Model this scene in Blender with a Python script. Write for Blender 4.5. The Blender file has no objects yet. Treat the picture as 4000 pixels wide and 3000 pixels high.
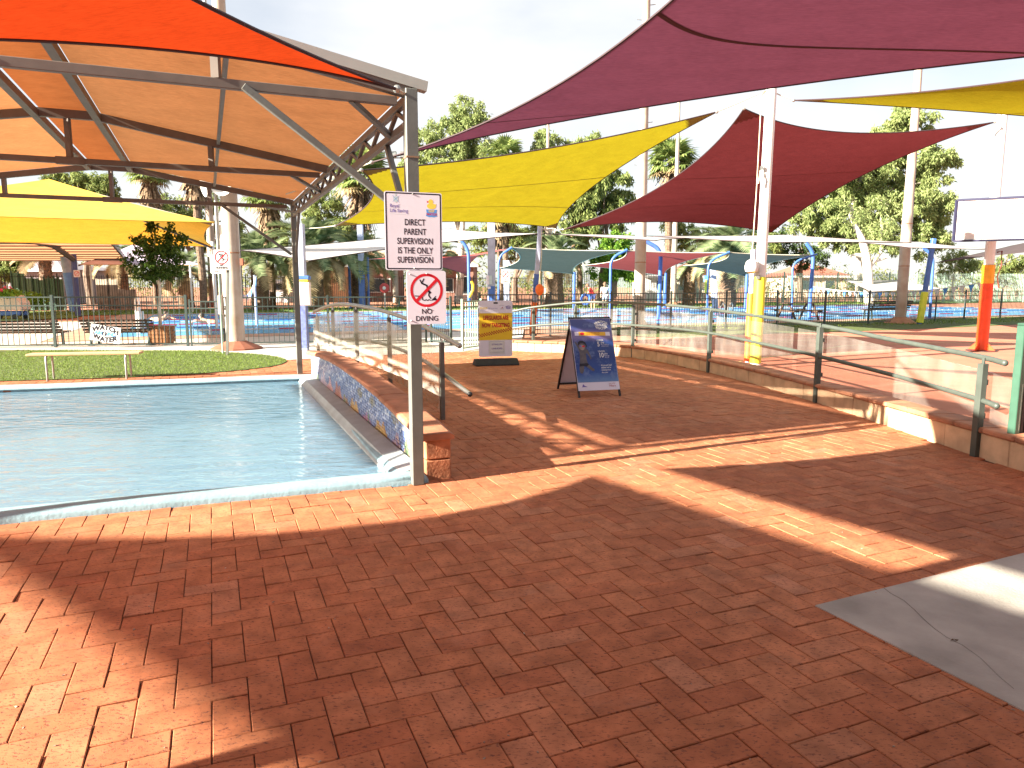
import bpy, bmesh, math, random
import numpy as np
from mathutils import Vector, Matrix
from mathutils.geometry import tessellate_polygon
random.seed(7); rng = np.random.default_rng(7)
S = bpy.context.scene; COL = S.collection; D = bpy.data
rad = math.radians

# ---------------------------------------------------------------- camera, sky, sun, exposure
FPX, EYE, HOR = 2800.0, 1.51, 1114.0
PITCH = math.atan((1500-HOR)/FPX)
cd = D.cameras.new('camera'); cam = D.objects.new('camera', cd); COL.objects.link(cam)
cam.location = (0, 0, EYE); cam.rotation_euler = (math.pi/2-PITCH, 0, 0)
cd.sensor_width = 36; cd.lens = FPX/4000*36; cd.clip_start = .05; cd.clip_end = 3000
S.camera = cam
SUN_AZ, SUN_EL = rad(63.5), rad(21.3)          # azimuth the light travels to, elevation
S.world = D.worlds.new('World'); S.world.use_nodes = True
nt = S.world.node_tree; nt.nodes.clear()
def nd(nt, t, **k):
    n = nt.nodes.new(t)
    for a, b in k.items():
        if a.startswith('i_'): n.inputs[a[2:]].default_value = b
        else: setattr(n, a, b)
    return n
sk = nd(nt, 'ShaderNodeTexSky', sky_type='NISHITA', sun_disc=False, sun_elevation=SUN_EL, sun_rotation=SUN_AZ+math.pi, air_density=1.0, dust_density=.7, ozone_density=1.6)
tc = nd(nt, 'ShaderNodeTexCoord'); mp = nd(nt, 'ShaderNodeMapping'); mp.inputs['Scale'].default_value = (1.0, 1.0, 2.6)
nz = nd(nt, 'ShaderNodeTexNoise'); nz.inputs['Scale'].default_value = 2.1; nz.inputs['Detail'].default_value = 6; nz.inputs['Roughness'].default_value = .5
cr = nd(nt, 'ShaderNodeValToRGB'); cr.color_ramp.elements[0].position = .33; cr.color_ramp.elements[1].position = .58
cr.color_ramp.elements[0].color = (.48, .48, .48, 1); cr.color_ramp.elements[1].color = (.93, .93, .93, 1)
mx = nd(nt, 'ShaderNodeMix', data_type='RGBA'); mx.inputs[7].default_value = (3.75, 3.74, 3.74, 1)
bg = nd(nt, 'ShaderNodeBackground'); bg.inputs['Strength'].default_value = .05
wo = nd(nt, 'ShaderNodeOutputWorld')
L = nt.links.new
L(tc.outputs['Generated'], mp.inputs[0]); L(mp.outputs[0], nz.inputs['Vector']); L(nz.outputs[0], cr.inputs[0])
L(cr.outputs[0], mx.inputs[0]); dim = nd(nt, 'ShaderNodeVectorMath', operation='SCALE'); dim.inputs['Scale'].default_value = .62; L(sk.outputs[0], dim.inputs[0]); L(dim.outputs[0], mx.inputs[6]); L(mx.outputs[2], bg.inputs[0]); L(bg.outputs[0], wo.inputs[0])
sl = D.lights.new('sun', 'SUN'); sl.energy = 5.0; sl.angle = rad(.55); sl.color = (1, .90, .74)
so = D.objects.new('sun', sl); COL.objects.link(so)
LD = Vector((math.sin(SUN_AZ)*math.cos(SUN_EL), math.cos(SUN_AZ)*math.cos(SUN_EL), -math.sin(SUN_EL)))
so.rotation_euler = LD.to_track_quat('-Z', 'Y').to_euler(); so.location = (-20, -10, 15)
vs = S.view_settings; vs.view_transform = 'Standard'; vs.look = 'None'; vs.exposure = 2.62; vs.gamma = 1; vs.use_curve_mapping = False
S.cycles.max_bounces = 8; S.cycles.transparent_max_bounces = 16; S.cycles.use_denoising = True; S.cycles.denoising_prefilter = 'ACCURATE'
S.cycles.sample_clamp_indirect = 4

# ---------------------------------------------------------------- pixel helpers (photo pixels -> world)
_c, _s = math.cos(PITCH), math.sin(PITCH)
EYEV = Vector((0, 0, EYE))
def ray(px, py):
    x = (px-2000)/FPX; y = -(py-1500)/FPX
    return Vector((x, _c+y*_s, -_s+y*_c))
def G(px, py, z=0.0):
    r = ray(px, py); return EYEV+r*((z-EYE)/r.z)
def at(px, py, Y):
    r = ray(px, py); return EYEV+r*(Y/r.y)
def zof(py, Y): return at(2000, py, Y).z

# ---------------------------------------------------------------- mesh builder
ORG = {}
def org(o):
    return ORG.get(o.name, Vector((0, 0, 0))) if o else Vector((0, 0, 0))
class MB:
    def __init__(s): s.v = []; s.f = []; s.c = []
    def add(s, vs, fs):
        b = len(s.v); s.v += [tuple(p) for p in vs]; s.f += [tuple(i+b for i in f) for f in fs]; return s
    def box(s, c, d, R=None):
        x, y, z = d[0]/2, d[1]/2, d[2]/2; c = Vector(c)
        P = [Vector((i*x, j*y, k*z)) for k in (-1, 1) for i, j in ((-1, -1), (1, -1), (1, 1), (-1, 1))]
        if R is not None: P = [R@p for p in P]
        return s.add([p+c for p in P], [(3, 2, 1, 0), (4, 5, 6, 7), (0, 1, 5, 4), (1, 2, 6, 5), (2, 3, 7, 6), (3, 0, 4, 7)])
    def bar(s, a, b, w, h, up=(0, 0, 1)):
        a, b = Vector(a), Vector(b); d = b-a; n = d.length; d = d.normalized(); up = Vector(up)
        if abs(d.dot(up)) > .98: up = Vector((0, 1, 0)) if abs(d.y) < .9 else Vector((1, 0, 0))
        x = d.cross(up).normalized(); z = x.cross(d)
        return s.box((a+b)/2, (w, n, h), Matrix((x, d, z)).transposed())
    def tube(s, pts, r, n=8, cap=True):
        pts = [Vector(p) for p in pts]; m = len(pts); rs = r if isinstance(r, (list, tuple)) else [r]*m
        b = len(s.v); ref = None
        for i, p in enumerate(pts):
            d = (pts[min(i+1, m-1)]-pts[max(i-1, 0)]).normalized()
            if ref is None: ref = Vector((0, 0, 1)) if abs(d.z) < .9 else Vector((1, 0, 0))
            x = d.cross(ref).normalized(); y = d.cross(x).normalized(); ref = -y if False else ref
            if abs(d.dot(ref)) > .97: ref = Vector((1, 0, 0)) if abs(d.x) < .9 else Vector((0, 1, 0))
            for k in range(n):
                a = 2*math.pi*k/n; s.v.append(tuple(p+x*(math.cos(a)*rs[i])+y*(math.sin(a)*rs[i])))
        for i in range(m-1):
            for k in range(n):
                s.f.append((b+i*n+k, b+i*n+(k+1) % n, b+(i+1)*n+(k+1) % n, b+(i+1)*n+k))
        if cap:
            s.f.append(tuple(b+k for k in range(n))[::-1]); s.f.append(tuple(b+(m-1)*n+k for k in range(n)))
        return s
    def lathe(s, c, prof, n=16, axis=None):
        c = Vector(c); b = len(s.v); m = len(prof)
        R = Vector((0, 0, 1)).rotation_difference(Vector(axis)).to_matrix() if axis else Matrix.Identity(3)
        for r, z in prof:
            for k in range(n):
                a = 2*math.pi*k/n; s.v.append(tuple(c+R@Vector((r*math.cos(a), r*math.sin(a), z))))
        for i in range(m-1):
            for k in range(n): s.f.append((b+i*n+k, b+i*n+(k+1) % n, b+(i+1)*n+(k+1) % n, b+(i+1)*n+k))
        s.f.append(tuple(b+k for k in range(n))[::-1]); s.f.append(tuple(b+(m-1)*n+k for k in range(n)))
        return s
    def ball(s, c, r, n=10, m=6):
        if not isinstance(r, (tuple, list)): r = (r, r, r)
        b = len(s.v); c = Vector(c)
        s.v.append(tuple(c-Vector((0, 0, r[2]))))
        for i in range(1, m):
            t = -math.pi/2+math.pi*i/m
            for k in range(n):
                a = 2*math.pi*k/n; s.v.append((c.x+r[0]*math.cos(t)*math.cos(a), c.y+r[1]*math.cos(t)*math.sin(a), c.z+r[2]*math.sin(t)))
        s.v.append(tuple(c+Vector((0, 0, r[2])))); top = len(s.v)-1
        for k in range(n): s.f.append((b, b+1+(k+1) % n, b+1+k))
        for i in range(m-2):
            for k in range(n): s.f.append((b+1+i*n+k, b+1+i*n+(k+1) % n, b+1+(i+1)*n+(k+1) % n, b+1+(i+1)*n+k))
        for k in range(n): s.f.append((top, b+1+(m-2)*n+k, b+1+(m-2)*n+(k+1) % n))
        return s
    def poly(s, pts): return s.add(pts, [tuple(range(len(pts)))])
    def prism(s, pts, vec):
        n = len(pts); v = Vector(vec); P = [Vector(p) for p in pts]
        return s.add(P+[p+v for p in P], [tuple(range(n))[::-1], tuple(range(n, 2*n))]+[(i, (i+1) % n, n+(i+1) % n, n+i) for i in range(n)])
    def mesh(s, name, mat=None, smooth=False, bevel=0, o=(0, 0, 0), fix=True):
        me = D.meshes.new(name); ox, oy, oz = o
        me.from_pydata([(x-ox, y-oy, z-oz) for x, y, z in s.v], [], s.f)
        if bevel or fix:
            bm = bmesh.new(); bm.from_mesh(me)
            if bevel: bmesh.ops.bevel(bm, geom=list(bm.edges), offset=bevel, segments=1, profile=.5, affect='EDGES', clamp_overlap=True)
            bmesh.ops.recalc_face_normals(bm, faces=bm.faces); bm.to_mesh(me); bm.free()
        if smooth:
            me.polygons.foreach_set('use_smooth', [True]*len(me.polygons)); me.set_sharp_from_angle(angle=rad(38))
        if mat: me.materials.append(mat)
        me.update(); return me
    def build(s, name, mat=None, parent=None, smooth=False, bevel=0, label=None, kind=None, fix=True):
        ob = D.objects.new(name, s.mesh(name, mat, smooth, bevel, org(parent), fix)); COL.objects.link(ob)
        if parent: ob.parent = parent; ORG[ob.name] = org(parent)
        if label: ob['label'] = label
        if kind: ob['kind'] = kind
        return ob
def tag(o, label, cat, group=None):
    o['label'] = label; o['category'] = cat
    if group: o['group'] = group
    return o
def thing(name, label, cat, loc=(0, 0, 0), group=None):
    o = D.objects.new(name, None); COL.objects.link(o); o.location = loc; o.empty_display_size = .1
    ORG[o.name] = Vector(loc); return tag(o, label, cat, group)
def piece(name, me, parent, loc, rz=0, kind=None):
    o = D.objects.new(name, me); COL.objects.link(o); o.parent = parent; o.location = Vector(loc)-org(parent); o.rotation_euler = (0, 0, rz)
    return o
def copytree(o, loc, label, parent=None):
    c = o.copy(); COL.objects.link(c)
    if parent is None: c.location = loc; c['label'] = label
    else: c.parent = parent
    for ch in o.children: copytree(ch, None, None, c)
    return c
def struct(o): o['kind'] = 'structure'; return o
def sheet(name, pts, z, mat, holes=(), kind='structure', parent=None, th=0):
    loops = [[Vector((p[0], p[1], 0)) for p in pts]]+[[Vector((p[0], p[1], 0)) for p in h] for h in holes]
    tris = tessellate_polygon(loops); V = [p for l in loops for p in l]
    mb = MB(); mb.add([(p.x, p.y, z) for p in V], [tuple(t) for t in tris])
    if th:
        b = 0
        for l in loops:
            n = len(l)
            mb.add([(p.x, p.y, z) for p in l]+[(p.x, p.y, z-th) for p in l], [(i, (i+1) % n, n+(i+1) % n, n+i) for i in range(n)])
    o = mb.build(name, mat, parent, fix=False)
    me = o.data
    bm = bmesh.new(); bm.from_mesh(me)
    for f in bm.faces:
        f.normal_update()
        if abs(f.normal.z) > .5 and f.normal.z < 0: f.normal_flip()
    bm.to_mesh(me); bm.free()
    if kind and not parent: o['kind'] = kind
    return o
def inside(p, poly):
    r = False; n = len(poly)
    for i in range(n):
        a, b = poly[i], poly[(i+1) % n]
        if (a[1] > p[1]) != (b[1] > p[1]) and p[0] < (b[0]-a[0])*(p[1]-a[1])/(b[1]-a[1])+a[0]: r = not r
    return r
def inset(poly, d):
    P = [Vector((p[0], p[1])) for p in poly]; n = len(P); out = []
    ar = sum(P[i].x*P[(i+1) % n].y-P[(i+1) % n].x*P[i].y for i in range(n)); sg = 1 if ar > 0 else -1
    for i in range(n):
        e0 = (P[i]-P[i-1]).normalized(); e1 = (P[(i+1) % n]-P[i]).normalized()
        n0 = Vector((-e0.y, e0.x))*sg; n1 = Vector((-e1.y, e1.x))*sg
        k = (n0+n1); out.append(P[i]+k*(d/max(.2, 1+n0.dot(n1))))
    return out

# ---------------------------------------------------------------- materials
def base_mat(name):
    m = D.materials.new(name); m.use_nodes = True; n = m.node_tree; n.nodes.clear()
    out = nd(n, 'ShaderNodeOutputMaterial'); return m, n, out
def M(name, col, rough=.6, var=.12, scale=5, bump=0, bscale=60, metal=0, col2=None, spec=.4, rand=0, coat=0):
    m, n, out = base_mat(name); l = n.links.new
    b = nd(n, 'ShaderNodeBsdfPrincipled'); b.inputs['Roughness'].default_value = rough; b.inputs['Metallic'].default_value = metal
    b.inputs['Specular IOR Level'].default_value = spec; b.inputs['Coat Weight'].default_value = coat
    t = nd(n, 'ShaderNodeTexCoord'); z = nd(n, 'ShaderNodeTexNoise'); z.inputs['Scale'].default_value = scale; z.inputs['Detail'].default_value = 5
    l(t.outputs['Object'], z.inputs['Vector'])
    mxn = nd(n, 'ShaderNodeMix', data_type='RGBA'); c2 = col2 or tuple(c*(1-2*var) for c in col)
    r = nd(n, 'ShaderNodeValToRGB'); r.color_ramp.elements[0].position = .3; r.color_ramp.elements[1].position = .72
    l(z.outputs[0], r.inputs[0]); l(r.outputs[0], mxn.inputs[0])
    mxn.inputs[6].default_value = (*c2, 1); mxn.inputs[7].default_value = (*[min(1, c*(1+var*.5)) for c in col], 1)
    src = mxn.outputs[2]
    if rand:
        oi = nd(n, 'ShaderNodeObjectInfo'); ge = nd(n, 'ShaderNodeNewGeometry')
        ad = nd(n, 'ShaderNodeMath', operation='ADD'); l(oi.outputs['Random'], ad.inputs[0]); l(ge.outputs['Random Per Island'], ad.inputs[1])
        fr = nd(n, 'ShaderNodeMath', operation='FRACT'); l(ad.outputs[0], fr.inputs[0])
        hv = nd(n, 'ShaderNodeHueSaturation'); l(src, hv.inputs['Color'])
        mr = nd(n, 'ShaderNodeMapRange'); mr.inputs[3].default_value = 1-rand; mr.inputs[4].default_value = 1+rand; l(fr.outputs[0], mr.inputs[0]); l(mr.outputs[0], hv.inputs['Value'])
        src = hv.outputs[0]
    l(src, b.inputs['Base Color'])
    if bump:
        z2 = nd(n, 'ShaderNodeTexNoise'); z2.inputs['Scale'].default_value = bscale; z2.inputs['Detail'].default_value = 4; l(t.outputs['Object'], z2.inputs['Vector'])
        bp = nd(n, 'ShaderNodeBump'); bp.inputs['Strength'].default_value = bump; bp.inputs['Distance'].default_value = .01; l(z2.outputs[0], bp.inputs['Height']); l(bp.outputs[0], b.inputs['Normal'])
    l(b.outputs[0], out.inputs[0]); return m
def fabric(name, col, trans=.5, tcol=None, wscale=55):
    m, n, out = base_mat(name); l = n.links.new
    t = nd(n, 'ShaderNodeTexCoord'); z = nd(n, 'ShaderNodeTexNoise'); z.inputs['Scale'].default_value = 2.2; z.inputs['Detail'].default_value = 8; z.inputs['Roughness'].default_value = .7
    mp = nd(n, 'ShaderNodeMapping'); mp.inputs['Scale'].default_value = (1, 1.0, 6); l(t.outputs['Object'], mp.inputs[0]); l(mp.outputs[0], z.inputs['Vector'])
    w = nd(n, 'ShaderNodeTexNoise'); w.inputs['Scale'].default_value = wscale; w.inputs['Detail'].default_value = 2
    mp2 = nd(n, 'ShaderNodeMapping'); mp2.inputs['Scale'].default_value = (.25, 1.6, 1.6); l(t.outputs['Object'], mp2.inputs[0]); l(mp2.outputs[0], w.inputs['Vector'])
    ad = nd(n, 'ShaderNodeMath', operation='ADD'); l(z.outputs[0], ad.inputs[0]); l(w.outputs[0], ad.inputs[1])
    mr = nd(n, 'ShaderNodeMapRange'); mr.inputs[1].default_value = .7; mr.inputs[2].default_value = 1.3; mr.inputs[3].default_value = .82; mr.inputs[4].default_value = 1.12; l(ad.outputs[0], mr.inputs[0])
    def shade(c, node):
        v = nd(n, 'ShaderNodeVectorMath', operation='SCALE'); v.inputs[0].default_value = c; l(mr.outputs[0], v.inputs['Scale']); l(v.outputs[0], node.inputs['Color'])
    d = nd(n, 'ShaderNodeBsdfDiffuse'); tr = nd(n, 'ShaderNodeBsdfTranslucent'); shade(col, d); shade(tcol or col, tr)
    wr = nd(n, 'ShaderNodeTexNoise'); wr.inputs['Scale'].default_value = 1.6; wr.inputs['Detail'].default_value = 5; mp3 = nd(n, 'ShaderNodeMapping'); mp3.inputs['Scale'].default_value = (.5, 2.0, 2.0); mp3.inputs['Rotation'].default_value = (0, 0, .5); l(t.outputs['Object'], mp3.inputs[0]); l(mp3.outputs[0], wr.inputs['Vector'])
    bpn = nd(n, 'ShaderNodeBump'); bpn.inputs['Strength'].default_value = .35; bpn.inputs['Distance'].default_value = .05; l(wr.outputs[0], bpn.inputs['Height']); l(bpn.outputs[0], d.inputs['Normal']); l(bpn.outputs[0], tr.inputs['Normal'])
    mxn = nd(n, 'ShaderNodeMixShader'); mxn.inputs[0].default_value = trans; l(d.outputs[0], mxn.inputs[1]); l(tr.outputs[0], mxn.inputs[2]); l(mxn.outputs[0], out.inputs[0])
    return m
def leafmat(name, col, col2, trans=.35):
    m, n, out = base_mat(name); l = n.links.new
    ge = nd(n, 'ShaderNodeNewGeometry'); mxn = nd(n, 'ShaderNodeMix', data_type='RGBA'); l(ge.outputs['Random Per Island'], mxn.inputs[0])
    mxn.inputs[6].default_value = (*col, 1); mxn.inputs[7].default_value = (*col2, 1)
    d = nd(n, 'ShaderNodeBsdfPrincipled'); d.inputs['Roughness'].default_value = .5; d.inputs['Specular IOR Level'].default_value = .12; l(mxn.outputs[2], d.inputs['Base Color'])
    tr = nd(n, 'ShaderNodeBsdfTranslucent'); l(mxn.outputs[2], tr.inputs['Color'])
    ms = nd(n, 'ShaderNodeMixShader'); ms.inputs[0].default_value = trans; l(d.outputs[0], ms.inputs[1]); l(tr.outputs[0], ms.inputs[2]); l(ms.outputs[0], out.inputs[0])
    return m
def pavermat():
    m, n, out = base_mat('clay_paver'); l = n.links.new
    b = nd(n, 'ShaderNodeBsdfPrincipled'); b.inputs['Roughness'].default_value = .82; b.inputs['Specular IOR Level'].default_value = .25
    oi = nd(n, 'ShaderNodeObjectInfo'); ge = nd(n, 'ShaderNodeNewGeometry')
    ad = nd(n, 'ShaderNodeMath', operation='ADD'); l(oi.outputs['Random'], ad.inputs[0]); l(ge.outputs['Random Per Island'], ad.inputs[1])
    fr = nd(n, 'ShaderNodeMath', operation='FRACT'); l(ad.outputs[0], fr.inputs[0])
    r = nd(n, 'ShaderNodeValToRGB'); e = r.color_ramp.elements; e[0].position = 0; e[0].color = (.385, .130, .060, 1); e[1].position = 1; e[1].color = (.44, .19, .105, 1)
    for p, c in ((.3, (.41, .146, .066, 1)), (.6, (.425, .158, .073, 1)), (.86, (.435, .168, .080, 1)), (.975, (.42, .175, .092, 1))):
        k = e.new(p); k.color = c
    l(fr.outputs[0], r.inputs[0])
    t = nd(n, 'ShaderNodeNewGeometry'); pos = t.outputs['Position']
    z = nd(n, 'ShaderNodeTexNoise'); z.inputs['Scale'].default_value = 9; z.inputs['Detail'].default_value = 6; l(pos, z.inputs['Vector'])
    r2 = nd(n, 'ShaderNodeMapRange'); r2.inputs[1].default_value = .3; r2.inputs[2].default_value = .7; r2.inputs[3].default_value = .72; r2.inputs[4].default_value = 1.18; l(z.outputs[0], r2.inputs[0])
    zl = nd(n, 'ShaderNodeTexNoise'); zl.inputs['Scale'].default_value = .8; zl.inputs['Detail'].default_value = 3; l(pos, zl.inputs['Vector'])
    r3 = nd(n, 'ShaderNodeMapRange'); r3.inputs[1].default_value = .3; r3.inputs[2].default_value = .7; r3.inputs[3].default_value = .80; r3.inputs[4].default_value = 1.14; l(zl.outputs[0], r3.inputs[0])
    v = nd(n, 'ShaderNodeVectorMath', operation='SCALE'); l(r.outputs[0], v.inputs[0]); l(r2.outputs[0], v.inputs['Scale'])
    v1 = nd(n, 'ShaderNodeVectorMath', operation='SCALE'); l(v.outputs[0], v1.inputs[0]); l(r3.outputs[0], v1.inputs['Scale'])
    # dark iron specks stretched along the brick
    sp = nd(n, 'ShaderNodeTexNoise'); sp.inputs['Scale'].default_value = 62; sp.inputs['Detail'].default_value = 3; sp.inputs['Roughness'].default_value = .75
    mp = nd(n, 'ShaderNodeMapping'); mp.inputs['Rotation'].default_value = (0, 0, rad(-20)); mp.inputs['Scale'].default_value = (.7, 1.5, 1); l(pos, mp.inputs[0]); l(mp.outputs[0], sp.inputs['Vector'])
    r4 = nd(n, 'ShaderNodeValToRGB'); r4.color_ramp.elements[0].position = .33; r4.color_ramp.elements[1].position = .46; l(sp.outputs[0], r4.inputs[0])
    mxn = nd(n, 'ShaderNodeMix', data_type='RGBA'); l(r4.outputs[0], mxn.inputs[0]); mxn.inputs[6].default_value = (.14, .05, .035, 1); l(v1.outputs[0], mxn.inputs[7])
    # dusty pale film in patches
    du = nd(n, 'ShaderNodeTexNoise'); du.inputs['Scale'].default_value = 2.3; du.inputs['Detail'].default_value = 8; du.inputs['Roughness'].default_value = .7; l(pos, du.inputs['Vector'])
    r5 = nd(n, 'ShaderNodeMapRange'); r5.inputs[1].default_value = .55; r5.inputs[2].default_value = .8; r5.inputs[3].default_value = 0; r5.inputs[4].default_value = .35; l(du.outputs[0], r5.inputs[0])
    mx2 = nd(n, 'ShaderNodeMix', data_type='RGBA'); l(r5.outputs[0], mx2.inputs[0]); l(mxn.outputs[2], mx2.inputs[6]); mx2.inputs[7].default_value = (.45, .25, .17, 1)
    l(mx2.outputs[2], b.inputs['Base Color'])
    bp = nd(n, 'ShaderNodeBump'); bp.inputs['Strength'].default_value = .35; bp.inputs['Distance'].default_value = .004; l(r4.outputs[0], bp.inputs['Height'])
    bp2 = nd(n, 'ShaderNodeBump'); bp2.inputs['Strength'].default_value = .25; bp2.inputs['Distance'].default_value = .004; l(z.outputs[0], bp2.inputs['Height']); l(bp.outputs[0], bp2.inputs['Normal']); l(bp2.outputs[0], b.inputs['Normal'])
    l(b.outputs[0], out.inputs[0]); return m
def glassmat(name, tint, dust=.12, dcol=(.6, .55, .5)):
    m, n, out = base_mat(name); l = n.links.new
    tr = nd(n, 'ShaderNodeBsdfTransparent'); tr.inputs[0].default_value = (*tint, 1)
    gl = nd(n, 'ShaderNodeBsdfGlossy'); gl.inputs['Roughness'].default_value = .03
    df = nd(n, 'ShaderNodeBsdfDiffuse'); df.inputs[0].default_value = (*dcol, 1)
    fr = nd(n, 'ShaderNodeFresnel'); fr.inputs[0].default_value = 1.45
    t = nd(n, 'ShaderNodeTexCoord'); z = nd(n, 'ShaderNodeTexNoise'); z.inputs['Scale'].default_value = 3; z.inputs['Detail'].default_value = 7
    mp = nd(n, 'ShaderNodeMapping'); mp.inputs['Scale'].default_value = (1.5, 1.5, .6); l(t.outputs['Object'], mp.inputs[0]); l(mp.outputs[0], z.inputs['Vector'])
    mr = nd(n, 'ShaderNodeMapRange'); mr.inputs[1].default_value = .3; mr.inputs[2].default_value = .75; mr.inputs[3].default_value = dust*.4; mr.inputs[4].default_value = dust*1.8; l(z.outputs[0], mr.inputs[0])
    ge = nd(n, 'ShaderNodeNewGeometry'); iv = nd(n, 'ShaderNodeMath', operation='SUBTRACT'); iv.inputs[0].default_value = 1; l(ge.outputs['Backfacing'], iv.inputs[1])
    fm = nd(n, 'ShaderNodeMath', operation='MULTIPLY'); l(fr.outputs[0], fm.inputs[0]); l(iv.outputs[0], fm.inputs[1]); dm = nd(n, 'ShaderNodeMath', operation='MULTIPLY'); l(mr.outputs[0], dm.inputs[0]); l(iv.outputs[0], dm.inputs[1])
    a = nd(n, 'ShaderNodeMixShader'); l(fm.outputs[0], a.inputs[0]); l(tr.outputs[0], a.inputs[1]); l(gl.outputs[0], a.inputs[2])
    b = nd(n, 'ShaderNodeMixShader'); l(dm.outputs[0], b.inputs[0]); l(a.outputs[0], b.inputs[1]); l(df.outputs[0], b.inputs[2]); l(b.outputs[0], out.inputs[0])
    return m
def watermat(name, tint, body, bodyf, scale, stretch, strength, rot=0, fk=1.0):
    m, n, out = base_mat(name); l = n.links.new
    t = nd(n, 'ShaderNodeTexCoord'); mp = nd(n, 'ShaderNodeMapping'); mp.inputs['Scale'].default_value = stretch; mp.inputs['Rotation'].default_value = (0, 0, rot); l(t.outputs['Object'], mp.inputs[0])
    z = nd(n, 'ShaderNodeTexNoise'); z.inputs['Scale'].default_value = scale; z.inputs['Detail'].default_value = 4; z.inputs['Roughness'].default_value = .55; z.inputs['Distortion'].default_value = .9; l(mp.outputs[0], z.inputs['Vector'])
    bp = nd(n, 'ShaderNodeBump'); bp.inputs['Strength'].default_value = strength; bp.inputs['Distance'].default_value = .05; l(z.outputs[0], bp.inputs['Height'])
    tr = nd(n, 'ShaderNodeBsdfTransparent'); tr.inputs[0].default_value = (*tint, 1)
    gl = nd(n, 'ShaderNodeBsdfGlossy'); gl.inputs['Roughness'].default_value = .02; l(bp.outputs[0], gl.inputs['Normal'])
    df = nd(n, 'ShaderNodeBsdfDiffuse'); df.inputs[0].default_value = (*body, 1)
    fr = nd(n, 'ShaderNodeFresnel'); fr.inputs[0].default_value = 1.33; l(bp.outputs[0], fr.inputs['Normal'])
    a = nd(n, 'ShaderNodeMixShader'); a.inputs[0].default_value = bodyf; l(tr.outputs[0], a.inputs[1]); l(df.outputs[0], a.inputs[2])
    k = nd(n, 'ShaderNodeMath', operation='MULTIPLY'); k.inputs[1].default_value = fk; l(fr.outputs[0], k.inputs[0])
    b = nd(n, 'ShaderNodeMixShader'); l(k.outputs[0], b.inputs[0]); l(a.outputs[0], b.inputs[1]); l(gl.outputs[0], b.inputs[2]); l(b.outputs[0], out.inputs[0])
    return m
def attrmat(name, rough=.35):
    m, n, out = base_mat(name); l = n.links.new
    b = nd(n, 'ShaderNodeBsdfPrincipled'); b.inputs['Roughness'].default_value = rough
    a = nd(n, 'ShaderNodeAttribute', attribute_name='tint'); z = nd(n, 'ShaderNodeTexNoise'); z.inputs['Scale'].default_value = 40
    mr = nd(n, 'ShaderNodeMapRange'); mr.inputs[3].default_value = .75; mr.inputs[4].default_value = 1.2; l(z.outputs[0], mr.inputs[0])
    v = nd(n, 'ShaderNodeVectorMath', operation='SCALE'); l(a.outputs['Color'], v.inputs[0]); l(mr.outputs[0], v.inputs['Scale'])
    l(v.outputs[0], b.inputs['Base Color']); l(b.outputs[0], out.inputs[0]); return m

PAVER = pavermat()
m_joint = M('paver_joint_sand', (.10, .045, .03), .95, .3, 20)
m_dirt = M('red_dirt', (.36, .16, .09), .95, .2, .6, .3, 8)
m_conc = M('concrete_slab', (.43, .40, .36), .85, .16, 2.6, .3, 70, col2=(.25, .235, .21))
m_path = M('path_concrete', (.50, .47, .44), .85, .12, 2, .2, 30)
m_court = M('red_court', (.47, .17, .105), .85, .12, 1.5, .2, 60)
m_yline = M('court_line_paint', (.55, .40, .18), .7, .1)
m_grass = M('lawn_soil', (.09, .13, .025), .9, .35, 12, .6, 90)
m_farlawn = M('far_lawn', (.10, .19, .035), .9, .25, 4, .5, 40)
m_steel = M('painted_steel_grey', (.125, .13, .12), .42, .08, 9, .05, 60, spec=.5)
m_steeld = M('steel_dark_green_grey', (.062, .077, .067), .45, .1, 9, .05, 60, spec=.5)
m_truss = M('roof_steel_brown', (.13, .105, .09), .5, .1, 9)
m_fence = M('fence_black_green', (.035, .055, .05), .45, .1, 20, spec=.5)
m_fencefar = M('fence_black', (.02, .024, .022), .6, .1, 20)
m_fencegreen = M('fence_pale_green', (.30, .44, .36), .6, .1, 10)
m_gpost = M('gate_post_green', (.035, .095, .065), .4, .1, 10, spec=.5)
m_galv = M('galvanised_tube', (.38, .385, .37), .32, .1, 14, metal=.7)
m_pole = M('light_pole_steel', (.43, .37, .32), .5, .14, 2, .08, 30, col2=(.31, .225, .17))
m_white = M('white_paint', (.62, .61, .60), .45, .06, 6, spec=.5)
m_wpole = M('white_pole_paint', (.72, .71, .69), .4, .08, 4, spec=.5)
m_blue = M('blue_pole_paint', (.055, .14, .44), .4, .1, 8, spec=.5)
m_bluel = M('pale_blue_paint', (.38, .43, .58), .5, .12, 5)
m_ypad = M('yellow_pad_vinyl', (.66, .66, .04), .45, .08, 6)
m_opad = M('orange_pad_vinyl', (.85, .17, .02), .45, .1, 6)
m_rpad = M('red_post_paint', (.80, .07, .015), .4, .08, 6)
m_yellow = M('yellow_paint', (.78, .50, .03), .5, .08, 6)
m_wood = M('dark_bench_timber', (.085, .05, .034), .65, .25, 12, .2, 40)
m_plank = M('pale_plank', (.55, .37, .21), .6, .12, 9, .1, 40)
m_planter = M('planter_timber', (.27, .115, .04), .55, .2, 8, .15, 30)
m_black = M('black_plastic', (.018, .018, .02), .5, .1, 12)
m_rubber = M('black_rubber', (.03, .03, .033), .7, .2, 12, .2, 80)
m_sand = M('sandstone_block', (.62, .41, .25), .85, .15, 5, .35, 40, rand=.10)
m_cap = M('terracotta_cap', (.45, .19, .105), .75, .2, 6, .25, 50, rand=.13)
m_pierb = M('red_block', (.42, .17, .085), .8, .25, 9, .4, 45, rand=.15)
m_coping = M('painted_pool_coping', (.25, .40, .47), .6, .12, 7, .3, 40)
m_pfloor = M('pool_floor_paint', (.38, .60, .73), .6, .12, 4)
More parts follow.
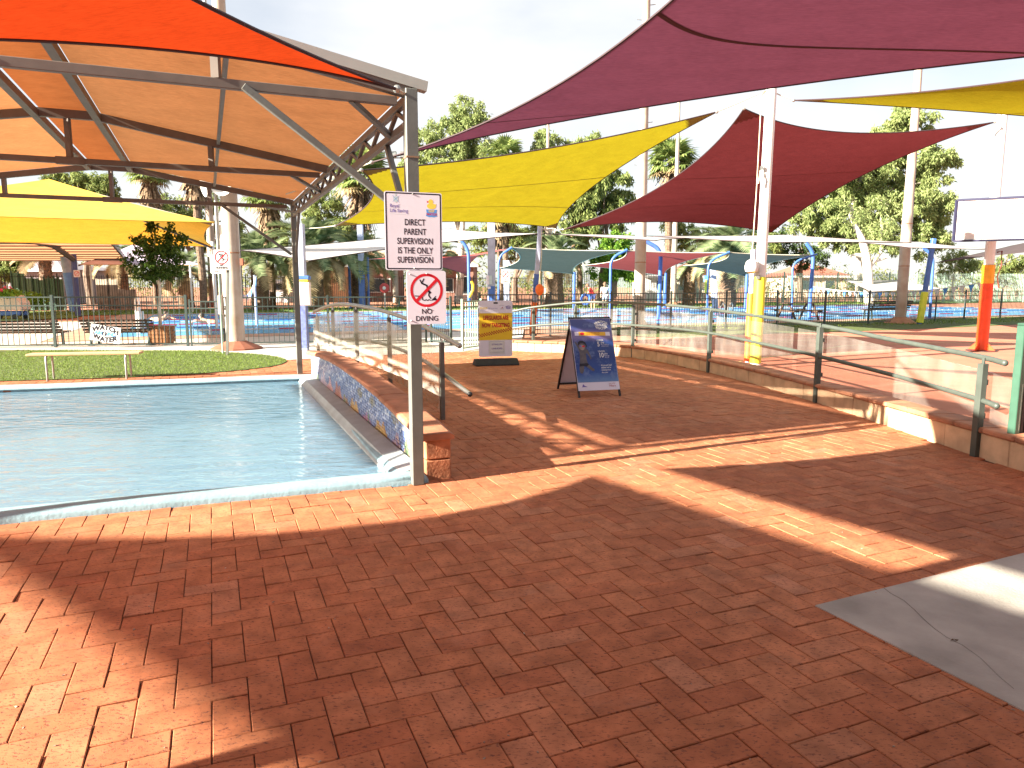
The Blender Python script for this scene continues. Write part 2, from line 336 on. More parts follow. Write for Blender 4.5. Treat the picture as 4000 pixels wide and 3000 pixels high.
m_fishtile = M('yellow_floor_tile', (.62, .42, .03), .5, .15, 20)
m_sgnw = M('sign_white', (.66, .63, .73), .35, .03, 5, spec=.5)
m_ink = M('sign_black_ink', (.012, .01, .02), .4, .05)
m_red = M('sign_red_ink', (.55, .012, .025), .4, .05)
m_purple = M('sign_purple_ink', (.13, .10, .36), .4, .05)
m_sky = M('sign_blue_ink', (.09, .28, .66), .4, .05)
m_teal = M('sign_pale_teal', (.45, .55, .60), .4, .05)
m_duck = M('sign_yellow_ink', (.78, .55, .08), .4, .05)
m_dkred = M('sign_maroon_ink', (.36, .018, .01), .4, .05)
m_rope = M('cream_rope', (.55, .50, .38), .8, .15, 30)
m_brown = M('palm_trunk', (.20, .13, .085), .9, .35, 10, .8, 20)
m_skirt = M('palm_skirt', (.30, .20, .12), .9, .4, 8, .6, 30)
m_bark = M('pale_gum_bark', (.62, .55, .48), .8, .2, 2, .2, 20)
m_barkd = M('brown_bark', (.22, .16, .12), .9, .3, 4, .6, 20)
m_skin = M('skin', (.50, .29, .20), .5, .05)
m_hair = M('hair', (.05, .03, .02), .6, .1)
GLASS = glassmat('clear_panel', (.95, .94, .93), .09)
GLASSL = glassmat('weathered_panel', (.92, .92, .90), .30, (.66, .62, .55))

# ---------------------------------------------------------------- axes of the site
A = Vector((.921, .39, 0)); B = Vector((-.39, .921, 0))
FP = Vector((-.727, 5.344, 0)); BP = FP+B*7.49

# ================================================================ SETTING
WADE = [(-.645, 5.38), (-3.20, 11.78), (-12.0, 8.93), (-9.2, 2.17)]
RW = [Vector((*p, 0)) for p in ((-.55, 17.0), (.0, 16.62), (.6, 16.33), (1.3, 16.03), (1.95, 15.6), (2.55, 15.0), (3.02, 13.95), (3.43, 12.43), (3.74, 10.9), (3.95, 9.2), (4.06, 7.6), (4.13, 6.3), (4.24, 5.0), (4.5, 2.0))]
sheet('ground', [(-300, -60), (300, -60), (300, 500), (-300, 500)], -.03, m_dirt, [inset(WADE, .1)])
sheet('paver_bed', [(-14, .2), (5.2, .2), (4.4, 9), (3.9, 12.4), (2.9, 15.6), (0, 17), (-6, 16.2), (-14, 13)], -.009, m_joint, [inset(WADE, .1)])
SLAB = [(1.44, 3.228), (1.44+.909*4, 3.228+.417*4), (5.6, 2), (1.44+.417*2.6, 3.228-.909*2.6)]
slab = sheet('concrete_slab', SLAB, .005, m_conc, th=.05)
crack = MB(); cp = [G(x, y, .0058) for x, y in ((3452, 2296), (3480, 2318), (3530, 2345), (3570, 2380), (3610, 2420), (3650, 2455), (3700, 2490), (3760, 2520), (3830, 2570), (3900, 2640), (3960, 2690))]
for i in range(len(cp)-1):
    d = (cp[i+1]-cp[i]).normalized(); nn = Vector((-d.y, d.x, 0))*.0016*(1.2-.07*i)
    crack.poly([cp[i]-nn, cp[i]+nn, cp[i+1]+nn*.8, cp[i+1]-nn*.8])
crack.build('crack', M('crack_dirt', (.09, .07, .06), .9), slab, fix=False)
MAC = G(3725, 2502, .006)
lf = MB(); lf.add([MAC+Vector((math.cos(a)*r, math.sin(a)*r*.6, .004+.004*math.sin(a*3))) for a, r in ((0, .022), (.9, .008), (1.8, .017), (2.8, .007), (3.6, .02), (4.6, .008), (5.5, .015))], [tuple(range(7))])
tag(lf.build('dry_leaf', M('dry_leaf', (.10, .05, .02), .8)), 'small dry brown leaf lying on the pale concrete slab', 'leaf')

lit = MB()
for k in range(90):
    p = G(random.uniform(-100, 4000), random.choice((random.uniform(1950, 2990), random.uniform(1560, 2200))), .003); q = random.uniform(.002, .006); a_ = random.random()*3
    lit.box(p, (q*random.uniform(1, 3), q, .002), Matrix.Rotation(a_, 3, 'Z'))
lit.build('litter_crumbs', M('pale_crumb', (.42, .34, .27), .9, .4, 40), fix=False)['kind'] = 'stuff'
# pavers -----------------------------------------------------------
LAWN = [G(x, y)[:2] for x, y in ((-900, 1535), (0, 1491), (500, 1476), (760, 1463), (950, 1447), (1050, 1435), (1100, 1424), (1122, 1412), (1105, 1400), (1060, 1391), (1000, 1385), (800, 1371), (0, 1369), (-900, 1372))]
pav = D.objects.new('brick_paving', None); COL.objects.link(pav); pav['kind'] = 'structure'
PW, PL, GAP = .126, .252, .0038
th = rad(22.6); ux = Vector((math.cos(th), math.sin(th), 0)); uy = Vector((-math.sin(th), math.cos(th), 0)); O = Vector((1.44, 3.228, 0))
RWp = [(p.x, p.y) for p in RW]
REG = [(-13.5, 1.1), (4.75, 1.1)]+[(p[0]+.05, p[1]) for p in RWp[::-1][1:]]+[(-1.0, 16.4), (-2.2, 15.9), (-5, 14.2), (-9, 13.6), (-13.5, 12.2)]
WIN = inset(WADE, .09); LIN = inset(LAWN, .12); SIN = inset(SLAB, .12)
pl = []
for i in range(-130, 90):
    for j in range(-90, 150):
        k = (i-j) % 4
        if k == 0: cx, cy, r = i+1, j+.5, 0          # lies along ux, cells i,i+1
        elif k == 3: cx, cy, r = i+.5, j+1, 1        # stands along uy, cells j and above
        else: continue
        c = O+ux*(cx*PW)+uy*(cy*PW)
        if not inside(c, REG) or inside(c, WIN) or inside(c, LIN) or inside(c, SIN): continue
        pl.append((c, r))
def paver_pts(w, l):
    b = .004; return [(-l/2, -w/2), (l/2, -w/2), (l/2, w/2), (-l/2, w/2)], b
def paver_mb(mb, c, r, dz, tilt, jit):
    w, l = PW-GAP, PL-GAP
    X, Y = (ux, uy) if r == 0 else (uy, -ux)
    X = (X+Y*jit).normalized(); Y = Vector((-X.y, X.x, 0)); b = .0028
    rings = []
    for (hl, hw, z) in ((l/2, w/2, -.02), (l/2, w/2, -b), (l/2-b, w/2-b, 0)):
        rings += [c+X*(sx*hl)+Y*(sy*hw)+Vector((0, 0, z+dz+tilt[0]*sx+tilt[1]*sy)) for sx, sy in ((-1, -1), (1, -1), (1, 1), (-1, 1))]
    mb.add(rings, [(8, 9, 10, 11)]+[(a*4+q, a*4+(q+1) % 4, a*4+4+(q+1) % 4, a*4+4+q) for a in (0, 1) for q in range(4)])
def seen(c):
    d = c-EYEV; w = d.y*_c-d.z*_s
    if w < .3: return -1
    px = 2000+FPX*d.x/w; py = 1500-FPX*(d.y*_s+d.z*_c)/w
    return 1/w if -60 < px < 4060 and py < 3060 else -1
vis = sorted(pl, key=lambda t: -seen(t[0])); near = set(id(t) for t in vis[:298])
pm = []
for q in range(10):
    mb = MB(); uxs, uys = ux, uy; ux, uy = Vector((1, 0, 0)), Vector((0, 1, 0))
    paver_mb(mb, Vector((0, 0, 0)), 0, 0, (random.gauss(0, .0006), random.gauss(0, .0006)), random.gauss(0, .004)); ux, uy = uxs, uys
    pm.append(mb.mesh('paver', PAVER, fix=False))
rest = MB()
for t in pl:
    c, r = t; dz = random.gauss(0, .0012)
    if id(t) in near:
        o = piece('paver', random.choice(pm), pav, c+Vector((0, 0, dz)), th+(math.pi/2 if r else 0)+random.choice((0, math.pi)))
    else: paver_mb(rest, c, r, dz, (random.gauss(0, .0008), random.gauss(0, .0008)), random.gauss(0, .004))
rest.build('paver', PAVER, pav, kind='stuff', fix=False)

# wading pool -------------------------------------------------------
wp = D.objects.new('wading_pool', None); COL.objects.link(wp); wp['kind'] = 'structure'
prof = [(.0, -.03), (.0, .028), (.012, .05), (.04, .064), (.15, .066), (.20, .056), (.238, .034), (.245, .016), (.20, .006), (.195, -.34)]
cop = MB(); rings = [inset(WADE, d) for d, z in prof]
sub = []
for (ri, (d, z)) in zip(rings, prof):
    row = []
    for i in range(4):
        for k in range(24): p = ri[i].lerp(ri[(i+1) % 4], k/24); row.append((p.x, p.y, z+.003*math.sin(i*5+k*1.3)*(z > 0)))
    sub.append(row)
nn = len(sub[0]); cop.add([p for r in sub for p in r], [(a*nn+i, a*nn+(i+1) % nn, (a+1)*nn+(i+1) % nn, (a+1)*nn+i) for a in range(len(prof)-1) for i in range(nn)])
cop.build('coping', m_coping, wp, smooth=True)
sheet('pool_floor', inset(WADE, .19), -.34, m_pfloor, parent=wp)
w0, w1 = Vector((-.75, 5.5, 0)), Vector((-3.25, 11.45, 0)); wn = Vector((-.921, -.39, 0))
led = MB(); led.add([w0-wn*.03+Vector((0, 0, .088)), w1-wn*.03+Vector((0, 0, .088)), w1+wn*.13+Vector((0, 0, .062)), w0+wn*.13+Vector((0, 0, .062)), w0+wn*.19+Vector((0, 0, -.03)), w1+wn*.19+Vector((0, 0, -.03)), w0+wn*.6+Vector((0, 0, -.25)), w1+wn*.6+Vector((0, 0, -.25)), w0+wn*.8+Vector((0, 0, -.335)), w1+wn*.8+Vector((0, 0, -.335))],
    [(0, 1, 2, 3), (3, 2, 5, 4), (4, 5, 7, 6), (6, 7, 9, 8)])
led.build('ledge', M('pale_ledge', (.36, .41, .43), .6, .1, 6, .2, 40), wp)
fm = MB()
for k in range(60):
    c = G(random.uniform(1370, 1490), random.uniform(1838, 1868), -.2)
    fm.box(c+Vector((0, 0, .02)), (.05, .05, .01), Matrix.Rotation(random.random(), 3, 'Z'))
fm.build('floor_tile', m_fishtile, wp, kind='stuff')
WATER = watermat('wading_water', (.80, .94, .98), (.25, .47, .66), .44, 2.2, (1.0, 2.4, 1), .9, rad(-20))
wm = sheet('wading_pool_water', inset(WADE, .19), -.02, WATER)

# lawns, paths, court, big pool ---------------------------------------
lawn = sheet('lawn', LAWN, .012, m_grass)
def A2(o, a, b=0): p = Vector((o[0], o[1], 0))+A*a+B*b; return (p.x, p.y)
PO = (-11.6, 20.9)                                       # near left corner of the lap pool
sheet('concrete_path', [(-44, 2), (-13.5, 12.4), (-9, 13.8), (-5, 14.4), (-2.2, 16.0), (-1, 16.5), (.2, 17.0), A2(PO, 12.5, -1.25), A2(PO, -1.65, -1.25), A2(PO, -1.65, 11), A2(PO, -40, 11)], -.004, m_path)
sheet('pool_deck', [A2(PO, -1.6, -1.2), A2(PO, 52, -1.2), A2(PO, 52, 18.4), A2(PO, -1.6, 18.4)], .004, M('deck_paving', (.42, .26, .19), .8, .15, 2))
sheet('far_lawn', [A2(PO, -40, 18.45), A2(PO, 80, 18.45), A2(PO, 80, 26), A2(PO, -40, 26)], .0, m_farlawn)
sheet('side_lawn', [A2(PO, -40, 9), A2(PO, -9, 10.5), A2(PO, -3.2, 15), A2(PO, -3.2, 18.4), A2(PO, -40, 18.4)], .002, m_farlawn)
sheet('dirt_road', [A2(PO, -60, 27.5), A2(PO, 120, 27.5), A2(PO, 120, 36), A2(PO, -60, 36)], -.02, M('red_dirt_road', (.42, .17, .10), .95, .15, .5))
BIGW = watermat('lap_pool_water', (.45, .80, .93), (.10, .36, .66), .88, 1.3, (.7, 2.6, 1), .8, rad(-23), .55)
sheet('lap_pool_water', [A2(PO, 0), A2(PO, 50), A2(PO, 50, 17.4), A2(PO, 0, 17.4)], .010, BIGW)
CE = [G(x, y)[:2] for x, y in ((2180, 1345), (2560, 1318), (3000, 1304), (3440, 1291), (3700, 1281), (4100, 1262), (4900, 1240))]
court = sheet('sports_court', [(.3, 17.0)]+CE+[(40, 10), (30, -2), (4.9, .5)]+[(p.x+.1, p.y) for p in RW[::-1][1:-2]], -.002, m_court)
sheet('strip_lawn', [(p[0], p[1]) for p in CE[1:]]+[A2(PO, 62, -1.3), A2(PO, 13.5, -1.3)], .003, m_grass)
for pts in ([(2900, 1345), (3200, 1325), (3600, 1300), (3950, 1290)], [(2700, 1440), (3300, 1350), (4000, 1330)]):
    lm = MB(); W = [G(x, y, .004) for x, y in pts]
    for i in range(len(W)-1):
        d = (W[i+1]-W[i]).normalized(); q = Vector((-d.y, d.x, 0))*.03; lm.poly([W[i]-q, W[i]+q, W[i+1]+q, W[i+1]-q])
    lm.build('court_line', m_yline, court, fix=False)

# grass blades on the near lawn (stuff)
gb = MB(); cnt = 0
while cnt < 26000:
    p = (random.uniform(-11.5, -4.4), random.uniform(10.6, 17.3))
    if not inside(p, LAWN): continue
    cnt += 1; a = random.random()*6.28; h = random.uniform(.015, .04); w = .005
    b0 = Vector((p[0], p[1], .012)); dx = Vector((math.cos(a), math.sin(a), 0))
    gb.add([b0-dx*w, b0+dx*w, b0+Vector((random.gauss(0, .02), random.gauss(0, .02), h))], [(0, 1, 2)])
GRASSM = leafmat('grass_blade', (.085, .155, .022), (.21, .27, .06), .3)
gb.build('grass', GRASSM, fix=False)['kind'] = 'stuff'
gb = MB()
def blade_patch(poly, n, h0, h1, w):
    xs = [p[0] for p in poly]; ys = [p[1] for p in poly]; c = 0
    while c < n:
        p = (random.uniform(min(xs), max(xs)), random.uniform(min(ys), max(ys)))
        if not inside(p, poly): continue
        c += 1; a = random.random()*6.28; b0 = Vector((p[0], p[1], 0)); dx = Vector((math.cos(a), math.sin(a), 0))
        gb.add([b0-dx*w, b0+dx*w, b0+Vector((random.gauss(0, .03), random.gauss(0, .03), random.uniform(h0, h1)))], [(0, 1, 2)])
blade_patch([A2(PO, -26, 18.5), A2(PO, 60, 18.5), A2(PO, 60, 26), A2(PO, -26, 26)], 9000, .05, .12, .03)
blade_patch([A2(PO, 15, -3.6), A2(PO, 48, -5.5), A2(PO, 48, -1.4), A2(PO, 15, -1.4)], 6000, .03, .08, .015)
gb.build('grass', GRASSM, fix=False)['kind'] = 'stuff'

# ================================================================ SHELTER OVER THE WADING POOL
def Pw(a, b, z=0): v = FP+A*a+B*b; return Vector((v.x, v.y, z))       # a along the front (right +), b away from the camera
sh = thing('shade_shelter', 'big orange fabric roof on grey steel posts and trusses over the wading pool', 'shelter', tuple(Pw(-2.65, 3.7)))
SLOPE = .40/2.4; ZE = 2.87; LEN = 7.49; WID = 5.3
m_roof = fabric('orange_roof_cloth', (.45, .18, .07), .34, (.50, .205, .08), 40)
m_roofs = fabric('orange_strip_cloth', (.36, .125, .042), .36, (.34, .10, .03), 40)
def zr(a): return ZE+.04+min(-a, WID+a)*SLOPE
for (a, b) in ((0, 0), (0, LEN), (-WID, 0), (-WID, LEN)):
    mb = MB(); R = Matrix((A, B, Vector((0, 0, 1)))).transposed()
    mb.box(Pw(a, b, (ZE+.02)/2), (.088, .088, ZE+.02), R); p = mb.build('post', m_steel, sh, bevel=.004)
    mb = MB(); mb.box(Pw(a, b, 2.42), (.096, .096, .012), R); mb.build('collar', M('rust_weld', (.30, .19, .12), .7, .3, 40), p)
def truss_side(a):
    for z0, nm in ((ZE-.03, 'top_chord'), (2.66, 'bottom_chord')):
        MB().bar(Pw(a, .05, z0), Pw(a, LEN-.05, z0), .05, .06).build(nm, m_truss, sh, bevel=.004)
    n = 24
    for i in range(n):
        b0 = .08+(LEN-.16)*i/n; b1 = .08+(LEN-.16)*(i+1)/n
        za, zb = (2.69, ZE-.06) if i % 2 == 0 else (ZE-.06, 2.69)
        MB().bar(Pw(a, b0, za), Pw(a, b1, zb), .028, .028).build('web_bar', m_truss, sh)
    for b, d in ((0, 1), (LEN, -1)):
        MB().bar(Pw(a, b+.06*d, 1.9), Pw(a, b+.75*d, 2.64), .04, .04).build('brace', m_steel, sh)
truss_side(0); truss_side(-WID)
RID = 2.37
for b in (0, LEN/2, LEN):
    for s0, s1 in ((0, -RID), (-WID, -WID+RID)):
        MB().bar(Pw(s0, b, ZE+.0), Pw(s1, b, ZE+RID*SLOPE), .06, .085).build('rafter', m_truss, sh, bevel=.004)
    MB().bar(Pw(-RID, b, ZE+RID*SLOPE+.005), Pw(-WID+RID, b, ZE+RID*SLOPE+.005), .06, .085).build('ridge_plate', m_truss, sh)
    MB().bar(Pw(-.1, b, 2.80), Pw(-WID+.1, b, 2.80+.0), .05, .06).build('tie_beam', m_truss, sh, bevel=.004)
    for a in (-1.28, -WID/2, -WID+1.28):
        zt = ZE+min(-a, WID+a, RID)*SLOPE-.03
        MB().bar(Pw(a, b, 2.83), Pw(a, b, zt), .05, .05).build('strut', m_truss, sh)
    mb = MB(); mb.bar(Pw(-WID/2-.13, b, 2.80), Pw(-WID/2+.13, b, 2.80), .066, .076).build('sleeve', m_truss, sh)
    for a, d in ((0, -1), (-WID, 1)):
        MB().bar(Pw(a+.42*d, b, 2.78), Pw(a, b+.55*(1 if b < LEN else -1), 2.66), .035, .035).build('knee_brace', m_steel, sh)
for b in (0, LEN):
    for a, d in ((0, -1), (-WID, 1)):
        MB().bar(Pw(a+1.12*d, b-.03, 2.79), Pw(a+.06*d, b-.03, 2.02), .045, .045).build('diagonal_brace', m_steel, sh, bevel=.003)
for a in (-RID, -WID+RID):
    MB().bar(Pw(a, 0, ZE+RID*SLOPE-.01), Pw(a, LEN, ZE+RID*SLOPE-.01), .07, .075).build('ridge_beam', m_truss, sh)
for a in (-1.2, -WID+1.2):
    MB().bar(Pw(a, 0, ZE+1.2*SLOPE+.01), Pw(a, LEN, ZE+1.2*SLOPE+.01), .035, .04).build('purlin', m_truss, sh)
def roofpanel(a0, a1, b0, b1, mat, name, up=.055):
    mb = MB(); n, k = 10, 12; V = []
    for i in range(n+1):
        for j in range(k+1):
            u, v = i/n, j/k; a = a0+(a1-a0)*u; b = b0+(b1-b0)*v
            z = ZE+min(-a, WID+a, RID)*SLOPE+up+.012*math.sin(u*math.pi)*math.sin(v*math.pi)
            V.append(Pw(a, b, z))
    mb.add(V, [(i*(k+1)+j, (i+1)*(k+1)+j, (i+1)*(k+1)+j+1, i*(k+1)+j+1) for i in range(n) for j in range(k)])
    mb.build(name, mat, sh, smooth=True, fix=False)
roofpanel(.02, -RID+.03, .06, LEN+.04, m_roof, 'roof_cloth'); roofpanel(-WID-.02, -WID+RID-.03, .06, LEN+.04, m_roof, 'roof_cloth')
roofpanel(-RID-.03, -WID+RID+.03, .06, LEN+.04, m_roofs, 'ridge_strip', .06)
MB().bar(Pw(.12, -.0, ZE+.045), Pw(-RID, -.0, ZE+RID*SLOPE+.10), .075, .07).build('barge_capping', M('grey_capping', (.36, .37, .35), .45, .06), sh)

# ================================================================ SHADE SAILS
def sail(name, label, corners, mat, sag=.09, group=None, N=22, seams=(), hem=.014, ropes=(), hemmat=None, tri=False, seammat=None, belly=0, ragged=0):
    C = [Vector(c) for c in corners]; cen = sum(C, Vector())/len(C)
    o = thing(name, label, 'shade sail', tuple(cen), group)
    sg_ = sag if isinstance(sag, (list, tuple)) else [sag]*4
    def edge(p, q, t, k=0):
        m = p.lerp(q, t); d = (q-p); inw = cen-(p+q)/2; inw -= d*(inw.dot(d)/d.length_squared)
        return m+inw.normalized()*(4*t*(1-t)*sg_[k]*d.length)
    if len(C) == 4:
        def Pf(u, v):
            a, b, c, d = C
            e0, e1 = edge(a, b, u, 0), edge(d, c, u, 2); f0, f1 = edge(a, d, v, 3), edge(b, c, v, 1)
            bl = a*(1-u)*(1-v)+b*u*(1-v)+c*u*v+d*(1-u)*v
            p = e0*(1-v)+e1*v+f0*(1-u)+f1*u-bl
            p.z -= belly*16*u*(1-u)*v*(1-v); return p
    else:
        def Pf(u, v):                       # apex a at u=0, far edge b-c at u=1
            a, b, c = C
            l = edge(a, b, u, 0); r = edge(a, c, u, 2); m = l.lerp(r, v); far = edge(b, c, v, 1)-b.lerp(c, v)
            p = m+far*u*u; p.z -= belly*8*u*(1-u)*v*(1-v)*2; return p
    mb = MB(); V = [Pf(i/N, j/N) for i in range(N+1) for j in range(N+1)]
    mb.add(V, [(i*(N+1)+j, (i+1)*(N+1)+j, (i+1)*(N+1)+j+1, i*(N+1)+j+1) for i in range(N) for j in range(N)])
    mb.build('cloth', mat, o, smooth=True, fix=False)
    if len(C) == 4:
        for cu_, cv_ in ((0, 0), (1, 0), (1, 1), (0, 1)):
            q = MB(); n5 = 5; e_ = .075; pts = [Pf(abs(cu_-e_*i/n5), abs(cv_-e_*j/n5)) for i in range(n5+1) for j in range(n5+1)]
            for dz in (-.005, .005):
                q.add([p+Vector((0, 0, dz)) for p in pts], [(i*(n5+1)+j, (i+1)*(n5+1)+j, (i+1)*(n5+1)+j+1, i*(n5+1)+j+1) for i in range(n5) for j in range(n5) if i+j < n5])
            q.build('corner_patch', seammat or mat, o, fix=False)
    h = MB(); rng_ = [i/30 for i in range(31)]
    sides = ([[Pf(t, 0) for t in rng_], [Pf(1, t) for t in rng_], [Pf(1-t, 1) for t in rng_]]+([[Pf(0, 1-t) for t in rng_]] if len(C) == 4 else []))
    for sd in sides: MB().tube(sd, hem, 5).build('hem', hemmat or m_hem, o, smooth=True)
    for k, (ax, t, w) in enumerate(seams):
        q = MB(); pts = []
        for i in range(41):
            s = i/40
            if ax == 'uv': a = Pf(t[0]+(t[2]-t[0])*s, t[1]+(t[3]-t[1])*s); b = Pf(t[0]+(t[2]-t[0])*s, t[1]+(t[3]-t[1])*s+w)
            else: a = Pf(s, t) if ax == 'u' else Pf(t, s); b = Pf(s, t+w) if ax == 'u' else Pf(t+w, s)
            pts += [a, b]
        for dz in (-.004, .004):
            q.add([p+Vector((0, 0, dz)) for p in pts], [(2*i, 2*i+1, 2*i+3, 2*i+2) for i in range(40)])
        q.build('seam', seammat or mat, o, fix=False)
    for k, anc in ropes:
        c = C[k]; anc = Vector(anc)
        MB().tube([c, c.lerp(anc, .5)-Vector((0, 0, .01)), anc], .010, 6).build('rope', m_rope, o)
        MB().ball(c, .03).build('corner_ring', m_galv, o)
    return o
m_hem = M('dark_hem', (.05, .03, .035), .8, .1)
f_orange = fabric('orange_red_shadecloth', (.56, .066, .012), .24, (.52, .055, .012))
f_dense = fabric('dense_orange_shadecloth', (.70, .08, .02), .10)
f_purple = fabric('plum_shadecloth', (.285, .115, .19), .22, (.17, .05, .09))
f_yellow = fabric('mustard_shadecloth', (.32, .285, .016), .36, (.33, .285, .014))
f_maroon = fabric('maroon_shadecloth', (.175, .046, .053), .24, (.14, .03, .036))
f_white = fabric('pale_grey_shadecloth', (.58, .57, .57), .34)
f_green = fabric('grey_green_shadecloth', (.125, .125, .095), .2)
f_coral = fabric('faded_red_shadecloth', (.38, .08, .07), .28)
f_grey = fabric('dark_grey_shadecloth', (.10, .085, .09), .3)
s_plum = M('plum_seam', (.075, .02, .03), .9, .1); s_must = M('mustard_seam', (.20, .165, .012), .9, .1); s_mar = M('maroon_seam', (.12, .02, .02), .9, .1)

sail('shade_sail', 'bright orange red triangular sail tied to the top of the front shelter post', [(-.80, 5.22, 2.86), (-4.25, 3.059, 2.40), (-1.17, -3.24, 2.82)], f_orange, [.145, -.009, .096], hem=.011, ropes=[(0, Pw(0, 0, 2.86))])
# sails that stand out of the frame to the left and throw the shade on the near paving
K = Vector((math.sin(SUN_AZ), math.cos(SUN_AZ), 0))/math.tan(SUN_EL)
def up(x, y, z): p = Vector((x, y, 0))-K*z; return Vector((p.x, p.y, z))
sail('shade_sail', 'second orange red sail behind the camera left, its shade falls on the near paving', [up(.63, 5.56, 2.9), up(-3.46, 4.218, 4.6), up(8.635, -5.227, 4.2)], f_dense, [.075, .004, .008], N=30)
sail('shade_sail', 'narrow sail added out of the frame left of the shelter to shade the mosaic wall', [up(.28, 6.6, 3.6), up(-1.5, 11.2, 3.6), up(-3.5, 11.0, 3.6), up(-1.25, 5.95, 3.6)], f_dense, [.02, .02, .01, .02])  # unseen sail, cut narrow to shade the wall while the water stays sunlit
# large plum sail overhead
sail('shade_sail', 'huge plum purple sail stretched overhead in the upper right', [at(1452, 634, 10.6), at(5400, 95, 6.0), (6.4, .4, 4.1), (1.7, 1.6, 4.0)], f_purple, [.062, .05, .05, .12], seams=[('uv', (0, .56, .76, .012), .0055), ('uv', (.0, .24, .36, .012), .0025)], seammat=s_plum, hem=.012, ropes=[(0, Pw(-.2, 6.6, 2.9))], N=26)
WPT = Vector((4.582, 13.426, 4.98))
sail('shade_sail', 'mustard yellow sail under the plum one with four stretched corners', [at(1412, 664, 11.2), at(2800, 437, 13.3), at(2172, 891, 20.5), at(1310, 882, 16.3)], f_yellow, .085, seams=[('u', .42, .003), ('u', .72, .003)], seammat=s_must, hem=.012, ropes=[(0, Pw(0, 6.0, 2.9)), (1, WPT), (2, at(2110, 892, 21)), (3, at(1195, 893, 16.8))], N=26)
sail('shade_sail', 'maroon red sail spread between the tall white padded pole and right pole', [at(2906, 424, 13.5), at(3885, 477, 16.4), at(3012, 908, 20.0), at(2200, 897, 20.8)], f_maroon, .10, seams=[('u', .45, .003), ('u', .78, .003)], seammat=s_mar, hem=.012, ropes=[(0, WPT), (1, (10.914, 16.6, 5.35)), (3, at(2112, 897, 21))], N=26)
sail('shade_sail', 'mustard yellow sail at the right edge just under the plum sail', [at(3100, 392, 13.4), at(4700, 190, 9.5), at(5600, 470, 8.5), at(4900, 545, 12.5)], f_yellow, .05, seams=[('u', .45, .003)], seammat=s_must, hem=.012, ropes=[(0, WPT)], N=22)
# pale sails seen nearly edge on
sail('shade_sail', 'wide pale grey sail stretched low behind the supervision sign', [at(938, 978, 17.0), at(1200, 1020, 16.9), at(2106, 913, 21), at(1748, 893, 26)], f_white, .07, group=None, hem=.012, ropes=[(1, at(1196, 1018, 16.8))])
sail('shade_sail', 'thin pale grey sail from the leaning pole to the tan light pole', [at(2116, 912, 21.2), at(2560, 940, 19.5), at(2760, 930, 26), at(2300, 916, 30)], f_white, .05, hem=.012)
sail('shade_sail', 'thin pinkish white sail right of the tan light pole and under the maroon one', [at(2524, 922, 24.5), at(2990, 948, 20.5), at(3560, 948, 27), at(3060, 918, 32)], fabric('pinkish_white_shadecloth', (.66, .58, .56), .4), .04, hem=.012)
sail('shade_sail', 'thin grey white sail ending at the basketball post', [at(3250, 938, 27.5), at(3560, 968, 21), at(3900, 976, 22), at(3600, 945, 32)], f_white, .04, hem=.012)
sail('shade_sail', 'dark grey sail low at the right edge behind the basketball post', [at(3655, 1026, 26), at(4100, 975, 22), at(4300, 880, 24), at(3950, 960, 30)], f_grey, .05, hem=.012)
sail('shade_sail', 'faded red sail hanging behind the supervision sign', [at(1440, 1013, 38), at(1830, 1076, 38), at(1990, 972, 31), at(1700, 978, 42)], f_coral, .08, hem=.015)
sail('shade_sail', 'grey green sail between two bent blue poles left of the tan light pole', [at(1993, 966, 31), at(1946, 1048, 40), at(2242, 1070, 40), at(2444, 978, 31)], f_green, .085, hem=.018, hemmat=m_rope)
sail('shade_sail', 'faded red sail passing behind the tan light pole', [at(2446, 978, 31), at(2272, 1037, 40), at(2596, 1078, 40), at(2843, 986, 31)], f_coral, .085, hem=.018, hemmat=m_rope)
sail('shade_sail', 'blue green sail behind the tall white padded pole', [at(2846, 986, 31), at(2670, 1037, 40), at(2912, 1078, 40), at(3188, 996, 31)], fabric('blue_green_shadecloth', (.105, .125, .115), .2), .085, hem=.018, hemmat=m_rope)

# ================================================================ POLES
def cone_base(root, c, r0, r1, h, mat): MB().lathe(c, [(r0, 0), (r0*.98, .03), (r1, h)], 14).build('footing', mat, root)
m_foot = M('red_footing', (.27, .095, .055), .85, .15, 4)
m_footp = M('tan_footing', (.38, .19, .11), .85, .15, 4)
def light_pole(c, r, H, label, foot, fm, pegs=0, lamp=True):
    o = thing('light_pole', label, 'light pole', tuple(c), 'tall steel light poles')
    MB().tube([c+Vector((0, 0, z)) for z in (0, 2.2, 4.2, H*.5, H)], [r, r*.97, r*.92, r*.75, r*.45], 18).build('shaft', m_pole, o, smooth=True)
    for z in (2.25, 3.9): MB().lathe(c+Vector((0, 0, z)), [(r*1.0, 0), (r*1.025, .01), (r*1.0, .03)], 18).build('weld_band', m_footp, o, smooth=True)
    if foot: cone_base(o, c, foot[0], r*1.1, foot[1], fm)
    for k in range(pegs):
        z = 3.6+k*.45; s = 1 if k % 2 else -1
        MB().tube([c+Vector((s*r*.6, 0, z)), c+Vector((s*(r*.7+.16), 0, z+.02))], .014, 5).build('step_peg', m_galv, o)
    if lamp:
        for s in (-.8, 0, .8):
            MB().box(c+Vector((s, -.15, H+.1)), (.55, .3, .42)).build('floodlight', m_galv, o, bevel=.02)
        MB().bar(c+Vector((-1.1, 0, H-.1)), c+Vector((1.1, 0, H-.1)), .08, .08).build('crossarm', m_galv, o)
    return o
lp = light_pole(Vector((-6.607, 17.164, 0)), .205, 14, 'nearest light pole with loud speakers, behind the NO RUNNING sign', (.60, .19), m_foot, 0)
